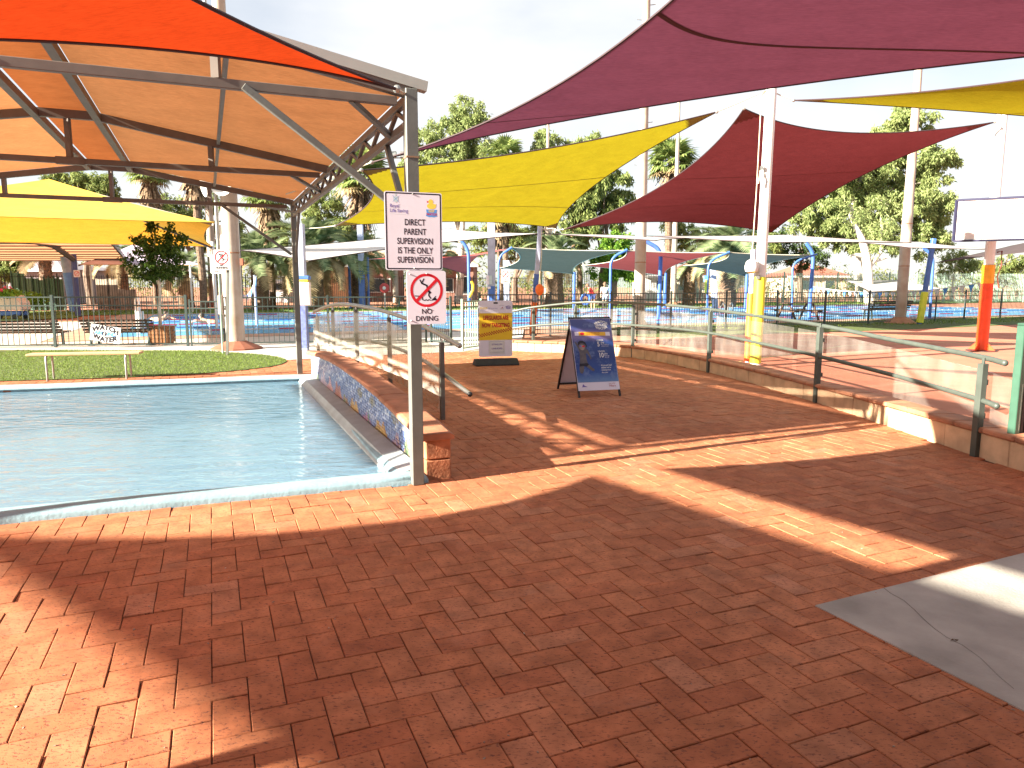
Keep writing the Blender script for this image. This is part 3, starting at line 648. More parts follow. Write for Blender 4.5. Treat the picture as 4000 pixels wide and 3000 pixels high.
MB().tube([Vector((-6.87, 17.05, z)) for z in (.5, 2.4, 6, 12)], .04, 6).build('conduit', m_galv, lp); MB().box((-6.87, 17.0, 1.05), (.1, .1, .45)).build('junction_box', m_pole, lp, bevel=.01)
MB().tube([Vector((-6.36, 17.05, z)) for z in (1.2, 2.0, 3.2)], .016, 6).build('cable', m_black, lp); MB().box((-6.33, 17.03, 2.05), (.07, .08, .16)).build('cable_box', m_foot, lp)
hs = thing('horn_speaker', 'cluster of white horn loudspeakers up on the nearest light pole', 'loudspeaker', (-6.607, 17.164, 3.7))
for a in (-2.5, -1.5, -.45):
    d = Vector((math.cos(a), math.sin(a), -.22)).normalized()
    MB().lathe(Vector((-6.607, 17.164, 3.86))+d*.24, [(.05, 0), (.07, .1), (.13, .22), (.21, .31), (.23, .33), (.19, .31), (.06, .12)], 18, d).build('horn', m_white, hs, smooth=True)
MB().lathe((-6.607, 17.164, 3.8), [(.24, 0), (.255, .02), (.255, .10), (.24, .12)], 18).build('mounting_band', m_galv, hs)
light_pole(Vector((4.287, 24.271, 0)), .19, 15, 'tan light pole with step pegs standing behind the blue folding board', (.42, .34), m_footp, 24)
light_pole(Vector((15.603, 28.902, 0)), .205, 15, 'tan light pole on the right beside the lawn and park bench', (.6, .25), m_footp, 0)
light_pole(G(838, 1198), .31, 17, 'pale light pole far beyond the lap pool at the left, near a rough palm trunk', (.75, .45), m_foot, 0)
light_pole(G(2136, 1199), .20, 12.6, 'thin pale light pole by the white cooler beyond the lap pool', (.5, .3), m_footp)
light_pole(G(2628, 1197), .21, 15, 'pale light pole with orange footing between two blue arms', (.55, .32), m_footp)
light_pole(G(1547, 1199), .20, 10.2, 'pale light pole beside the red hose reel', (.55, .3), m_footp)

def padded_pole(c, r, H, label, tilt=(0, 0), padh=1.35, pad=None, mat=None, padr=None, square=False):
    o = thing('sail_pole', label, 'pole', tuple(c), 'poles that hold the shade sails')
    tp = Vector(c)+Vector((tilt[0], tilt[1], H))
    if square: MB().bar(c, tp, r*2, r*2).build('shaft', mat or m_wpole, o, bevel=.01)
    else: MB().tube([Vector(c), Vector(c).lerp(tp, .5), tp], r, 16).build('shaft', mat or m_wpole, o, smooth=True)
    if pad:
        b0 = Vector(c).lerp(tp, .012); b1 = Vector(c).lerp(tp, padh/H); pr = padr or r*1.28
        if square: MB().bar(b0, b1, pr*2, pr*2).build('pad', pad, o, bevel=.02)
        else: MB().tube([b0, b0.lerp(b1, .5), b1], pr, 16).build('pad', pad, o, smooth=True)
    return o, tp
wpole, tp = padded_pole(Vector((4.582, 13.426, 0)), .094, 5.0, 'tall white pole with yellow padding behind the right railing', (.06, 0), 1.66, m_ypad, padr=.102)
MB().lathe(tp, [(.10, 0), (.10, .02), (.05, .05)], 14).build('cap', m_wpole, wpole)
pb = Vector((4.45, 13.30, 1.82)); MB().lathe(pb+Vector((-.06, 0, -.1)), [(.03, 0), (.11, .04), (.13, .12), (.10, .22), (.04, .26)], 12).build('float_cover', m_white, wpole, smooth=True)
MB().tube([Vector((4.43, 13.30, 4.9)), Vector((4.41, 13.28, 3.2)), Vector((4.38, 13.28, 2.0))], .011, 6).build('halyard', m_rope, wpole)
MB().tube([Vector((4.47, 13.30, 3.55)), Vector((4.45, 13.26, 3.44)), Vector((4.43, 13.26, 3.32))], .016, 6).build('rope_tail', m_rope, wpole); MB().box((4.50, 13.32, 3.6), (.05, .05, .07)).build('cleat', m_galv, wpole)
MB().box((4.52, 13.32, 1.66), (.05, .04, .08)).build('cleat', m_galv, wpole)
padded_pole(Vector((4.66, 14.1, 0)), .05, 2.2, 'slim blue and orange padded post right behind the white padded pole', (.05, .1), 1.35, m_opad, m_bluel, .075)
o, tp = padded_pole(Vector((.60, 21.4, 0)), .068, 3.28, 'leaning square pole, white above and blue and orange below, carrying two sails', (.22, -.4), 1.02, m_opad, m_bluel, .09, True)
p0 = Vector((.60, 21.4, 0)); q = p0.lerp(tp, .4); r = p0.lerp(tp, .56); MB().bar(q, r, .15, .15).build('blue_band', m_blue, o)
bag = thing('rope_bag', 'orange coil of rope hung on the leaning pole', 'rope coil', (.82, 21.0, 1.35)); MB().ball((.80, 20.95, 1.38), (.13, .1, .17)).build('coil', m_opad, bag, smooth=True); MB().tube([Vector((.8, 20.95, 1.5)), Vector((.85, 20.9, 2.4)), Vector((.84, 20.95, 3.2))], .012, 5).build('line', m_rope, bag)
padded_pole(Vector((16.0, 28.2, 0)), .075, 3.3, 'leaning blue pole with lime yellow padding near the right light pole', (.35, .1), 1.25, M('lime_pad', (.60, .68, .05), .45, .08), m_blue, .10, True)
padded_pole(Vector((-4.86, 16.75, 0)), .092, 2.90, 'square pale blue post carrying the meter box behind the shelter back post', (0, 0), 1.35, M('worn_blue', (.13, .17, .45), .5, .25, 12), m_bluel, .095, True)
padded_pole(Vector((-.62, 22.0, 0)), .112, 3.42, 'square pale blue post with papers, left of the leaning pole', (0, 0), 1.5, m_blue, m_bluel, .116, True)
padded_pole(G(292, 1219), .25, 3.3, 'broad blue steel column under the striped awning at the left', (-.32, 0), 2.2, M('mid_blue', (.12, .25, .60), .4, .12), m_bluel, .255)
padded_pole(G(2242, 1205), .10, 2.35, 'thin blue post under the low corner of the grey green sail', (0, 0), mat=m_blue)
padded_pole(G(2596, 1205), .10, 2.3, 'thin blue post under the low corner of the faded red sail', (0, 0), mat=m_blue)
padded_pole(G(2912, 1205), .10, 2.2, 'thin blue post behind the yellow pad, under the blue green sail', (0, 0), mat=m_blue)
padded_pole(G(2795, 1220), .14, 2.55, 'leaning pale blue square post beside a bent blue arm', (-.25, 0), mat=m_bluel, square=True)
padded_pole(G(1416, 1207), .17, 5.4, 'tall square pale post behind the supervision sign, blue at its foot', (0, 0), 2.4, m_blue, m_bluel, .175, True)
padded_pole(G(1369, 1205), .085, 2.9, 'thin blue post left of the tall square pale post', (0, 0), mat=m_blue)
padded_pole(G(1441, 1206), .085, 3.3, 'thin blue post right of the tall square pale post', (0, 0), mat=m_blue)
padded_pole(G(1978, 1205), .19, 3.1, 'blue square post under the small NO DIVING sign', (0, 0), mat=m_bluel, square=True)
def bent_pole(foot, knee, tip, Y, r, label):
    f, k, t = at(*foot, Y), at(*knee, Y), at(*tip, Y); f.z = 0
    o = thing('bent_pole', label, 'bent pole', tuple(f), 'bent blue poles of the far sails'); f = Vector(f)
    pts = [f, f.lerp(k, .6)]
    for i in range(9):
        a = i/8; pts.append(f.lerp(k, .86)*(1-a)**2+k*2*a*(1-a)+k.lerp(t, .45)*a*a)
    pts.append(t); MB().tube(pts, r*.82, 10).build('arm', m_blue, o, smooth=True)
    MB().lathe(f, [(r*1.8, 0), (r*1.8, .03), (r, .05)], 12).build('base_plate', m_blue, o)
    return o
bent_pole((1833, 1215), (1830, 960), (1745, 897), 27, .075, 'bent blue pole reaching left over the wide pale grey sail')
bent_pole((1947, 1212), (1948, 1000), (2000, 966), 31, .055, 'bent blue pole at the left end of the grey green sail')
bent_pole((2383, 1212), (2386, 1008), (2450, 975), 31, .07, 'bent blue pole left of the tan light pole')
bent_pole((2574, 1208), (2582, 975), (2520, 941), 33, .11, 'thick bent blue pole curving left, right of the tan light pole')
bent_pole((2763, 1212), (2767, 1020), (2850, 984), 31, .06, 'bent blue pole left of the white padded pole')
bent_pole((3095, 1212), (3097, 1022), (3192, 993), 31, .055, 'bent blue pole right of the white padded pole')
bent_pole((3162, 1210), (3178, 990), (3150, 950), 33, .10, 'thick bent blue pole curving left behind the picnic table')
bent_pole((3634, 1212), (3646, 1000), (3608, 968), 33, .085, 'bent dark blue pole joined to the lime padded pole')

# basketball post ---------------------------------------------------
bb = thing('basketball_post', 'orange red padded basketball post with white backboard at the right', 'basketball hoop', (10.914, 16.621, 0))
b0 = Vector((10.914, 16.621, 0))
MB().tube([b0+Vector((0, 0, z)) for z in (0.02, 1.2, 1.95)], .128, 16).build('pad', m_rpad, bb, smooth=True)
MB().tube([b0+Vector((0, 0, z)) for z in (1.55, 1.7, 1.97)], .132, 16).build('yellow_band', M('amber_pad', (.85, .38, .02), .4), bb, smooth=True)
MB().tube([b0+Vector((0, 0, z)) for z in (1.9, 3.5, 5.4)], .105, 16).build('shaft', m_wpole, bb, smooth=True)
MB().lathe(b0, [(.32, 0), (.32, .012), (.15, .015)], 16).build('base_plate', m_black, bb)
for k in range(4):
    a = k*math.pi/2+.5; d = Vector((math.cos(a), math.sin(a), 0)); MB().prism([b0+d*.12+Vector((0, 0, .02)), b0+d*.3+Vector((0, 0, .02)), b0+d*.12+Vector((0, 0, .2))], Vector((-d.y, d.x, 0))*.012).build('gusset', m_rpad, bb)
q0, q1, q2, q3 = at(3724, 942, 16.3), at(4330, 950, 14.9), at(4330, 760, 14.9), at(3728, 782, 16.3)
q1 = q0+Vector((1.80, -1.0, 0)).normalized()*1.85; hgt = q3.z-q0.z; q2 = q1+Vector((0, 0, hgt)); q3 = q0+Vector((0, 0, hgt)); nb = (q1-q0).cross(Vector((0, 0, 1))).normalized()
MB().prism([q0, q1, q2, q3], -nb*.03).build('backboard', m_white, bb)
for a, b in ((q0, q1), (q1, q2), (q2, q3), (q3, q0)): MB().bar(a+nb*.004, b+nb*.004, .045, .045).build('border', M('board_border', (.03, .03, .07), .5), bb)
t0 = q0.lerp(q1, .36)+Vector((0, 0, .12))+nb*.006; t1 = q0.lerp(q1, .66)+Vector((0, 0, .12))+nb*.006
for a, b in ((t0, t1), (t0+Vector((0, 0, .45)), t1+Vector((0, 0, .45))), (t0, t0+Vector((0, 0, .45))), (t1, t1+Vector((0, 0, .45)))): MB().bar(a, b, .012, .02).build('target_line', m_galv, bb)
MB().bar(b0+Vector((.0, 0, 3.1)), q0.lerp(q1, .5)+Vector((0, 0, .3)), .08, .1).build('board_arm', m_wpole, bb)
rg = q0.lerp(q1, .51)+Vector((0, 0, .15))-nb*.28
MB().tube([rg+Vector((math.cos(k*.314)*.225, math.sin(k*.314)*.225, 0)) for k in range(21)], .012, 6).build('hoop', m_opad, bb)
cr_ = thing('shackle_chain', 'rusty chain and bracket on the basketball post', 'chain', (11.1, 16.55, 2.1))
MB().tube([b0+Vector((.12, -.05, 2.25)), b0+Vector((.2, -.1, 2.28)), b0+Vector((.22, -.1, 1.95)), b0+Vector((.16, -.08, 1.7)), b0+Vector((.22, -.08, 1.45))], .02, 6).build('links', M('rust', (.16, .05, .03), .8, .3, 30), cr_)

# ================================================================ MOSAIC WALL, RIGHT WALL, RAILINGS
WS = Vector((-.69, 5.43, 0)); WL = 6.72; WR = A
def wall_h(s): return .38+.0966*s-.01285*s*s
mw = thing('mosaic_wall', 'low arched wall faced with a blue sea mosaic beside the wading pool', 'wall', tuple(WS+B*3.3))
core = MB(); n = 40; V = []
for i in range(n+1):
    s = .2+(WL-.3)*i/n; p = WS+B*s; h = wall_h(s)-.055
    V += [p+WR*.03-Vector((0, 0, .05)), p+WR*.21-Vector((0, 0, .05)), p+WR*.21+Vector((0, 0, h)), p+WR*.03+Vector((0, 0, h))]
core.add(V, [(4*i+k, 4*i+(k+1) % 4, 4*i+4+(k+1) % 4, 4*i+4+k) for i in range(n) for k in range(4)]+[(0, 3, 2, 1), (4*n, 4*n+1, 4*n+2, 4*n+3)])
core.build('wall_core', m_sand, mw)
for i in range(29):                                                      # bullnose capping tiles
    s0, s1 = -.04+i*.2335, -.04+(i+1)*.2335-.006; mb = MB(); prof2 = [(-.035, -.055), (-.045, -.03), (-.035, -.008), (-.01, 0), (.21, 0), (.245, -.02), (.245, -.055)]
    jz = random.gauss(0, .0015); V = []
    for s in (s0, s1):
        for a, z in prof2: V.append(WS+B*s+WR*a+Vector((0, 0, wall_h(s)+z+jz)))
    k = len(prof2); mb.add(V, [tuple(range(k)), tuple(range(k, 2*k))[::-1]]+[(q, q+k, (q+1) % k+k, (q+1) % k) for q in range(k)])
    mb.build('cap_tile', m_cap, mw, bevel=.004)
for z0, z1 in ((-.02, .155), (.162, wall_h(.0)-.057)):
    mb = MB(); R = Matrix((A, B, Vector((0, 0, 1)))).transposed(); mb.box(WS+B*.10+WR*.125+Vector((0, 0, (z0+z1)/2)), (.205, .2, z1-z0), R); mb.build('pier_block', m_pierb, mw, bevel=.008)
# tesserae: small tiles laid over the face, coloured by the sea picture
tv, tf, tcl = [], [], []
ts = .030
def seacol(s, t):                 # s metres along, t 0..1 up
    w = math.sin(s*2.1)*.12+math.sin(s*5.3+1)*.06
    blu = [(.10, .15, .32), (.14, .20, .38), (.19, .25, .41), (.08, .11, .25), (.24, .29, .42)]
    wht = [(.46, .50, .60), (.36, .42, .56), (.56, .58, .64)]
    base = random.choice(blu)
    wave = math.sin(s*9+math.sin(s*2.4)*2+t*7)
    if t > .42+w and random.random() < (.18+.22*max(0, wave)): base = random.choice(wht)
    for cs, wd, ht, cols in ((.55, .16, .55, [(.10, .16, .09), (.15, .20, .10), (.20, .13, .10)]), (.95, .18, .5, [(.30, .20, .25), (.40, .28, .25), (.20, .16, .30)]), (1.55, .34, .42, [(.40, .26, .08), (.46, .32, .12), (.36, .19, .08)]), (2.25, .3, .30, [(.28, .14, .24), (.38, .20, .28), (.20, .14, .3)]), (2.15, .05, .62, [(.13, .22, .12)]), (2.95, .35, .40, [(.42, .27, .09), (.36, .2, .08), (.45, .33, .14)]), (3.5, .22, .36, [(.15, .22, .12), (.30, .18, .12)]), (4.05, .33, .55, [(.36, .17, .13), (.32, .15, .14)]), (4.7, .3, .5, [(.40, .22, .30), (.5, .32, .28)]), (5.3, .35, .62, [(.35, .30, .40), (.45, .36, .42)]), (6.0, .3, .5, [(.16, .22, .16), (.26, .30, .24)])):
        d = (s-cs)/wd
        if abs(d) < 1 and t < ht*(1-d*d)*(.8+.25*math.sin(s*23)): base = random.choice(cols)
    for cs, ct, rr in ((1.0, .80, .10), (1.95, .70, .09), (2.6, .66, .08)):
        if ((s-cs)/.14)**2+((t-ct)/.13)**2 < 1: base = random.choice([(.16, .15, .17), (.25, .26, .27), (.22, .20, .14)])
    return base
s = .215
while s < WL-.14:
    hh = wall_h(s)-.062; nrow = int((hh-.055)/ts)
    for j in range(nrow):
        wob = .25*math.sin(s*7+j*.8)
        c = WS+B*(s+random.gauss(0, .0015))+WR*.03+Vector((0, 0, .055+(j+.5)*ts+wob*.012))
        a, hgt2 = ts*.43, ts*random.uniform(.36, .46); dpt = -WR*random.uniform(.006, .011)
        b = len(tv); rot = random.gauss(0, .07)+wob*.5
        for dd in (Vector(), dpt):
            for sx, sz in ((-1, -1), (1, -1), (1, 1), (-1, 1)):
                x, z = sx*a, sz*hgt2; tv.append(c+B*(x*math.cos(rot)-z*math.sin(rot))+Vector((0, 0, x*math.sin(rot)+z*math.cos(rot)))+dd)
        tf += [(b+4, b+5, b+6, b+7)]+[(b+k, b+(k+1) % 4, b+4+(k+1) % 4, b+4+k) for k in range(4)]
        tcl += [(*[min(.8, 1.35*q) for q in seacol(s, (j+.5)/max(1, nrow))], 1)]*5
    s += ts
mb = MB(); mb.add(tv, tf); tob = mb.build('mosaic_tile', attrmat('glazed_tile'), mw, kind='stuff', fix=True)
at_ = tob.data.attributes.new('tint', 'FLOAT_COLOR', 'FACE'); at_.data.foreach_set('color', np.array(tcl, dtype=np.float32).ravel())
g = MB(); V = []
for i in range(n+1):
    s = .205+(WL-.34)*i/n; p = WS+B*s+WR*.0275; V += [p+Vector((0, 0, .0)), p+Vector((0, 0, wall_h(s)-.06))]
g.add(V, [(2*i, 2*i+1, 2*i+3, 2*i+2) for i in range(n)]); g.build('grout', M('grout', (.22, .20, .20), .9, .1), mw, fix=False)

# railings ------------------------------------------------------------
def interp(path, n):
    P = [Vector(p) for p in path]; d = [0]
    for i in range(len(P)-1): d.append(d[-1]+(P[i+1]-P[i]).length)
    out = []
    for k in range(n+1):
        t = d[-1]*k/n; i = max(j for j in range(len(P)) if d[j] <= t+1e-9); i = min(i, len(P)-2)
        out.append(P[i].lerp(P[i+1], (t-d[i])/(d[i+1]-d[i])))
    return out
def smooth_path(path, n=40):
    P = [Vector(p) for p in path]; P = [P[0]*2-P[1]]+P+[P[-1]*2-P[-2]]; out = []
    m = len(P)-3; per = max(2, n//m)
    for i in range(m):
        for k in range(per):
            t = k/per; a, b, c, d = P[i:i+4]
            out.append(.5*((2*b)+(c-a)*t+(2*a-5*b+4*c-d)*t*t+(3*b-a-3*c+d)*t**3))
    out.append(P[-2]); return out
lr = thing('glass_railing', 'railing of tube and weathered clear panels along the mosaic wall', 'railing', (-1.9, 9.6, 0))
top = smooth_path([at(1795, 1350, 7.35), at(1700, 1296, 8.05), at(1600, 1249, 8.95), at(1478, 1210, 9.9), at(1356, 1189, 10.7), at(1288, 1194, 11.3), at(1226, 1218, 11.8)], 48)
MB().tube(top, .026, 12).build('handrail', m_galv, lr, smooth=True)
MB().ball(top[0], .03).build('end_cap', m_galv, lr, smooth=True)
low = smooth_path([at(1836, 1540, 7.35), at(1741, 1467, 8.0), at(1640, 1400, 9.0), at(1520, 1350, 10.0), at(1400, 1325, 10.8), at(1300, 1325, 11.4)], 40)
MB().tube(low, .024, 12).build('mid_rail', m_galv, lr, smooth=True); MB().ball(low[0], .027).build('end_cap', m_black, lr)
posts = []
for px, y1, Y in ((1725, 1337, 8.0), (1519, 1240, 9.55), (1390, 1208, 10.5), (1299, 1211, 11.2), (1238, 1236, 11.75)):
    t = at(px, y1, Y); f = Vector((t.x, t.y, 0)); posts.append((f, t.z))
    MB().bar(f, Vector((t.x, t.y, t.z)), .05, .05, (.39, -.92, 0)).build('post', m_steel, lr, bevel=.003)
    MB().tube([t, Vector((t.x, t.y, t.z+.06))], .012, 6).build('rail_stem', m_galv, lr)
glp = [at(1728, 1362, 7.93), at(1600, 1290, 8.9), at(1519, 1250, 9.45), at(1456, 1230, 9.95), at(1390, 1219, 10.4), at(1345, 1216, 10.8), at(1299, 1222, 11.1), at(1265, 1230, 11.4), at(1234, 1244, 11.65)]
glb = [.13, .24, .31, .37, .42, .45, .48, .49, .50]
for i0, i1 in ((0, 2), (2, 4), (4, 6), (6, 8)):
    mb = MB(); V = []
    for i in range(i0, i1+1):
        t = glp[i]; p = Vector((t.x-.045, t.y-.02, 0)); V += [p+Vector((0, 0, glb[i])), p+Vector((0, 0, t.z))]
    k = len(V)//2; sh_ = Vector((.008, .003, 0)); V2 = V+[v+sh_ for v in V]
    fs = []
    for i in range(k-1): fs += [(2*i, 2*i+1, 2*i+3, 2*i+2), (2*k+2*i, 2*k+2*i+2, 2*k+2*i+3, 2*k+2*i+1), (2*i+1, 2*k+2*i+1, 2*k+2*i+3, 2*i+3), (2*i, 2*i+2, 2*k+2*i+2, 2*k+2*i)]
    fs += [(0, 2*k, 2*k+1, 1), (2*k-2, 2*k-1, 4*k-1, 4*k-2)]
    mb.add(V2, fs); mb.build('clear_panel', GLASSL, lr)

rw = thing('sandstone_wall', 'low curved sandstone block wall with terracotta caps along the walkway', 'wall', (3.5, 11, 0))
RWs = smooth_path(RW, 120); RWi = interp(RWs, 400)
dcum = [0]
for i in range(len(RWi)-1): dcum.append(dcum[-1]+(RWi[i+1]-RWi[i]).length)
def rwat(s):
    s = max(0, min(dcum[-1], s)); i = min(int(s/dcum[-1]*400), 399); f = (s/dcum[-1]*400)-i
    p = RWi[i].lerp(RWi[i+1], f); d = (RWi[min(i+1, 400)]-RWi[max(i-1, 0)]).normalized(); return p, Vector((-d.y, d.x, 0))   # normal to the outside
def rwh(s): return .245+.06*max(0, (s/dcum[-1]-.55))/.45
def seg(mb, s0, s1, o0, o1, z0, z1, k=3):
    V = []
    for q in range(k+1):
        s = s0+(s1-s0)*q/k; p, nn = rwat(s); zt = z1(s) if callable(z1) else z1; zb = z0(s) if callable(z0) else z0
        V += [p+nn*o0+Vector((0, 0, zb)), p+nn*o1+Vector((0, 0, zb)), p+nn*o1+Vector((0, 0, zt)), p+nn*o0+Vector((0, 0, zt))]
    mb.add(V, [(4*i+a, 4*i+(a+1) % 4, 4*i+4+(a+1) % 4, 4*i+4+a) for i in range(k) for a in range(4)]+[(0, 3, 2, 1), (4*k, 4*k+1, 4*k+2, 4*k+3)])
s = 0; RWEND = dcum[-1]-2.55
while s < RWEND:
    l = random.uniform(.38, .44); mb = MB(); seg(mb, s, min(s+l-.007, RWEND), .0+random.gauss(0, .0015), .2, -.02, lambda q: rwh(q)-.055); mb.build('stone_block', m_sand, rw, bevel=.006); s += l
s = 0
while s < RWEND:
    l = .365; mb = MB(); seg(mb, s, min(s+l-.007, RWEND), -.03, .27, lambda q: rwh(q)-.052, lambda q: rwh(q)+random.gauss(0, .0008), 2); mb.build('cap_tile', m_cap, rw, bevel=.014); s += l
rr = thing('glass_railing', 'long grey green railing with clear panels on the right of the walkway', 'railing', (3.4, 11, 0))
top = smooth_path([at(3925, 1418, 6.10), at(3820, 1392, 6.5), at(3500, 1330, 7.9), at(3187, 1268, 9.35), at(2960, 1235, 10.9), at(2767, 1208, 12.55), at(2600, 1191, 13.9), at(2468, 1184, 15.05), at(2340, 1180, 15.75), at(2247, 1183, 16.05), at(2084, 1200, 16.45), at(2003, 1216, 16.7)], 60)
MB().tube(top, .026, 12).build('handrail', m_steeld, rr, smooth=True); MB().ball(top[0], .028).build('end_cap', m_steeld, rr, smooth=True)
low = smooth_path([at(3893, 1586, 5.98), at(3790, 1550, 6.4), at(3480, 1463, 7.8), at(3187, 1389, 9.25), at(2960, 1339, 10.8), at(2767, 1300, 12.45), at(2600, 1280, 13.8), at(2468, 1270, 14.95), at(2340, 1262, 15.65), at(2247, 1262, 15.95), at(2084, 1272, 16.35), at(2003, 1282, 16.6)], 60)
MB().tube(low, .024, 12).build('mid_rail', m_steeld, rr, smooth=True); MB().ball(low[0], .026).build('end_cap', m_steeld, rr, smooth=True)
pp = []
for px, y0, y1 in ((3808, 1783, 1420), (3187, 1572, 1278), (2767, 1455, 1217), (2470, 1396, 1195), (2247, 1372, 1195), (2083, 1369, 1208)):
    f = G(px, y0); t = at(px, y1, f.y); zt = t.z; pp.append((f, zt))
    dirn = Vector((-.2, .98, 0))
    MB().bar(Vector((f.x, f.y, 0)), Vector((f.x, f.y, zt)), .062, .062, (.97, .2, 0)).build('post', m_steeld, rr, bevel=.003)
    MB().tube([Vector((f.x, f.y, zt)), Vector((f.x, f.y, zt+.05))], .014, 6).build('rail_stem', m_steeld, rr)
    for z in (zt-.17, .36): MB().box((f.x+.055, f.y+.04, z), (.05, .03, .05)).build('panel_clamp', m_steeld, rr, bevel=.003)
PT = interp(smooth_path([Vector((p[0].x+.10, p[0].y+.03, p[1]-.08)) for p in pp], 60), 60)
cuts = [0, 19, 32, 42, 49, 60]
for a, b in zip(cuts, cuts[1:]):
    mb = MB(); V = []
    i0 = a+.3; i1 = b-.3
    for q in range(9):
        t = i0+(i1-i0)*q/8; i = min(int(t), 59); p = PT[i].lerp(PT[i+1], t-i); V += [Vector((p.x, p.y, .30)), p]
    if a == 0:
        V = [V[0]+Vector((.03, -.42, 0)), V[1]+Vector((.03, -.42, -.06))]+V
    k = len(V)//2; sh_ = Vector((.008, .002, 0)); V2 = V+[v+sh_ for v in V]; fs = []
    for i in range(k-1): fs += [(2*i, 2*i+1, 2*i+3, 2*i+2), (2*k+2*i, 2*k+2*i+2, 2*k+2*i+3, 2*k+2*i+1), (2*i+1, 2*k+2*i+1, 2*k+2*i+3, 2*i+3), (2*i, 2*i+2, 2*k+2*i+2, 2*k+2*i)]
    fs += [(0, 2*k, 2*k+1, 1), (2*k-2, 2*k-1, 4*k-1, 4*k-2)]
    mb.add(V2, fs).build('clear_panel', GLASS, rr)

# ================================================================ FENCES
def fence(name, label, cat, P, h, post_sp, pick_sp, mat, pick=.016, post=.05, rails=(.12, .78, .95), single=False, group=None, prail=.03, over=0, kindstuff=True):
    P = [Vector((p[0], p[1], 0)) for p in P]; o = thing(name, label, cat, tuple(P[0]), group)
    pmesh = MB().box((0, 0, (h*rails[-1]+over)/2+.04), (pick, pick, h*rails[-1]+over-.08)).mesh('picket', mat)
    stuff = MB()
    for a, b in zip(P, P[1:]):
        L_ = (b-a).length; d = (b-a)/L_; n = max(1, round(L_/post_sp)); rz = math.atan2(d.y, d.x)
        for i in range(n+1):
            if i == 0 and a is not P[0]: continue
            p = a+d*(L_*i/n); MB().bar(p, p+Vector((0, 0, h*1.03)), post, post, tuple(d)).build('post', mat, o)
        for rz_ in rails: MB().bar(a+Vector((0, 0, h*rz_)), b+Vector((0, 0, h*rz_)), prail, prail).build('rail', mat, o)
        m = int(L_/pick_sp)
        for i in range(m):
            p = a+d*((i+.5)*pick_sp)
            if single: piece('picket', pmesh, o, p, rz)
            else: stuff.box(p+Vector((0, 0, (h*rails[-1]+over)/2+.04)), (pick, pick*.6, h*rails[-1]+over-.08), Matrix.Rotation(rz, 3, 'Z'))
    if not single: stuff.build('picket', mat, o, kind='stuff', fix=False)
    return o
fl0, fl1, fl2 = G(-220, 1362), G(218, 1357), G(735, 1352)
fence('picket_fence', 'black green pool fence on the left carrying the WATCH AROUND WATER banner', 'fence', [fl0, fl1, fl2], 1.24, 3.1, .125, m_fence, .014, .055, (.05, .82, .985), True)
gt = fence('fence_gate', 'closed black picket gate between the planter and the nearest light pole', 'gate', [fl2+(G(860, 1351)-fl2).normalized()*.09, G(866, 1351)], 1.13, 1.0, .11, m_fence, .014, .035, (.05, .83, .98), True)
gx = G(880, 1350); fe = Vector((-2.3, 19.2, 0))
fence('picket_fence', 'black green pool fence behind the shelter back post and glass railing', 'fence', [gx, fe], 1.22, 2.4, .125, m_fence, .014, .05, (.05, .80, .985), True)
fence('fence_gate', 'half open black gate left of the lifeguard board', 'gate', [Vector((-2.15, 19.1, 0)), Vector((-1.55, 18.2, 0))], 1.2, 1.0, .11, m_fence, .018, .05, (.05, .83, .98), True)
fence('fence_gate', 'pale green gate leaf standing open beside the lifeguard board', 'gate', [Vector((-1.15, 16.6, 0)), Vector((-.75, 17.4, 0))], 1.16, 1.0, .11, M('pale_green_gate', (.22, .34, .27), .45), .016, .045, (.05, .87, .98), True)
pf = [(-.9, 19.8), (3.2, 23.2), (13.86, 27.95), (20.08, 31.94), (25, 34.5), (34, 39)]
fence('picket_fence', 'dark green pool fence behind the right railing and court', 'fence', pf, 1.28, 2.45, .105, m_fence, .016, .05, (.07, .82, .97))
fence('picket_fence', 'tall black boundary fence beyond the lap pool', 'fence', [A2(PO, -24, 26.5), A2(PO, 26, 26.5)], 2.15, 2.6, .13, m_fencefar, .024, .06, (.08, .93), over=.12)
fence('picket_fence', 'tall pale green boundary fence at the far right', 'fence', [A2(PO, 26.2, 26.4), A2(PO, 58, 22), A2(PO, 100, 9)], 2.55, 2.6, .15, m_fencegreen, .05, .09, (.1, .92), over=.18)
gp = thing('gate_post', 'dark green square gate post at the right edge of the walkway', 'gate post', (4.222, 5.912, 0))
MB().box((4.225, 5.93, .59), (.066, .066, 1.18), Matrix.Rotation(rad(23), 3, 'Z')).build('shaft', m_gpost, gp, bevel=.005); MB().box((4.225, 5.93, 1.19), (.07, .07, .02), Matrix.Rotation(rad(23), 3, 'Z')).build('cap', m_gpost, gp, bevel=.008)
fence('fence_gate', 'black picket gate hung on the green post at the right edge', 'gate', [Vector((4.30, 5.96, 0)), Vector((5.25, 6.30, 0))], 1.14, 1.0, .095, m_black, .018, .03, (.03, .90, .99), True)
pan = thing('panel_fence', 'stepped green metal panel fence at the far left', 'fence', tuple(G(180, 1200)))
for i, (x0, x1, y0) in enumerate(((58, 85, 1066), (85, 106, 1068), (108, 137, 1086), (137, 160, 1087), (160, 183, 1094), (183, 201, 1088), (201, 222, 1087), (222, 240, 1086), (240, 256, 1090))):
    a, b = at(x0, 1200, 44), at(x1, 1200, 44); h = zof(y0, 44); MB().box(((a.x+b.x)/2, 44+.02*(i % 2), h/2), (b.x-a.x-.03, .06, h)).build('panel', M('green_sheet_%d' % i, (.09+.01*(i % 3), .21, .155), .5, .1) if i < 3 else D.materials['green_sheet_%d' % (i % 3)], pan)
    MB().box((a.x, 43.94, h/2+.06), (.07, .1, h+.12)).build('post', m_gpost, pan)
m_paling = M('grey_paling', (.40, .35, .27), .85, .25, 3)
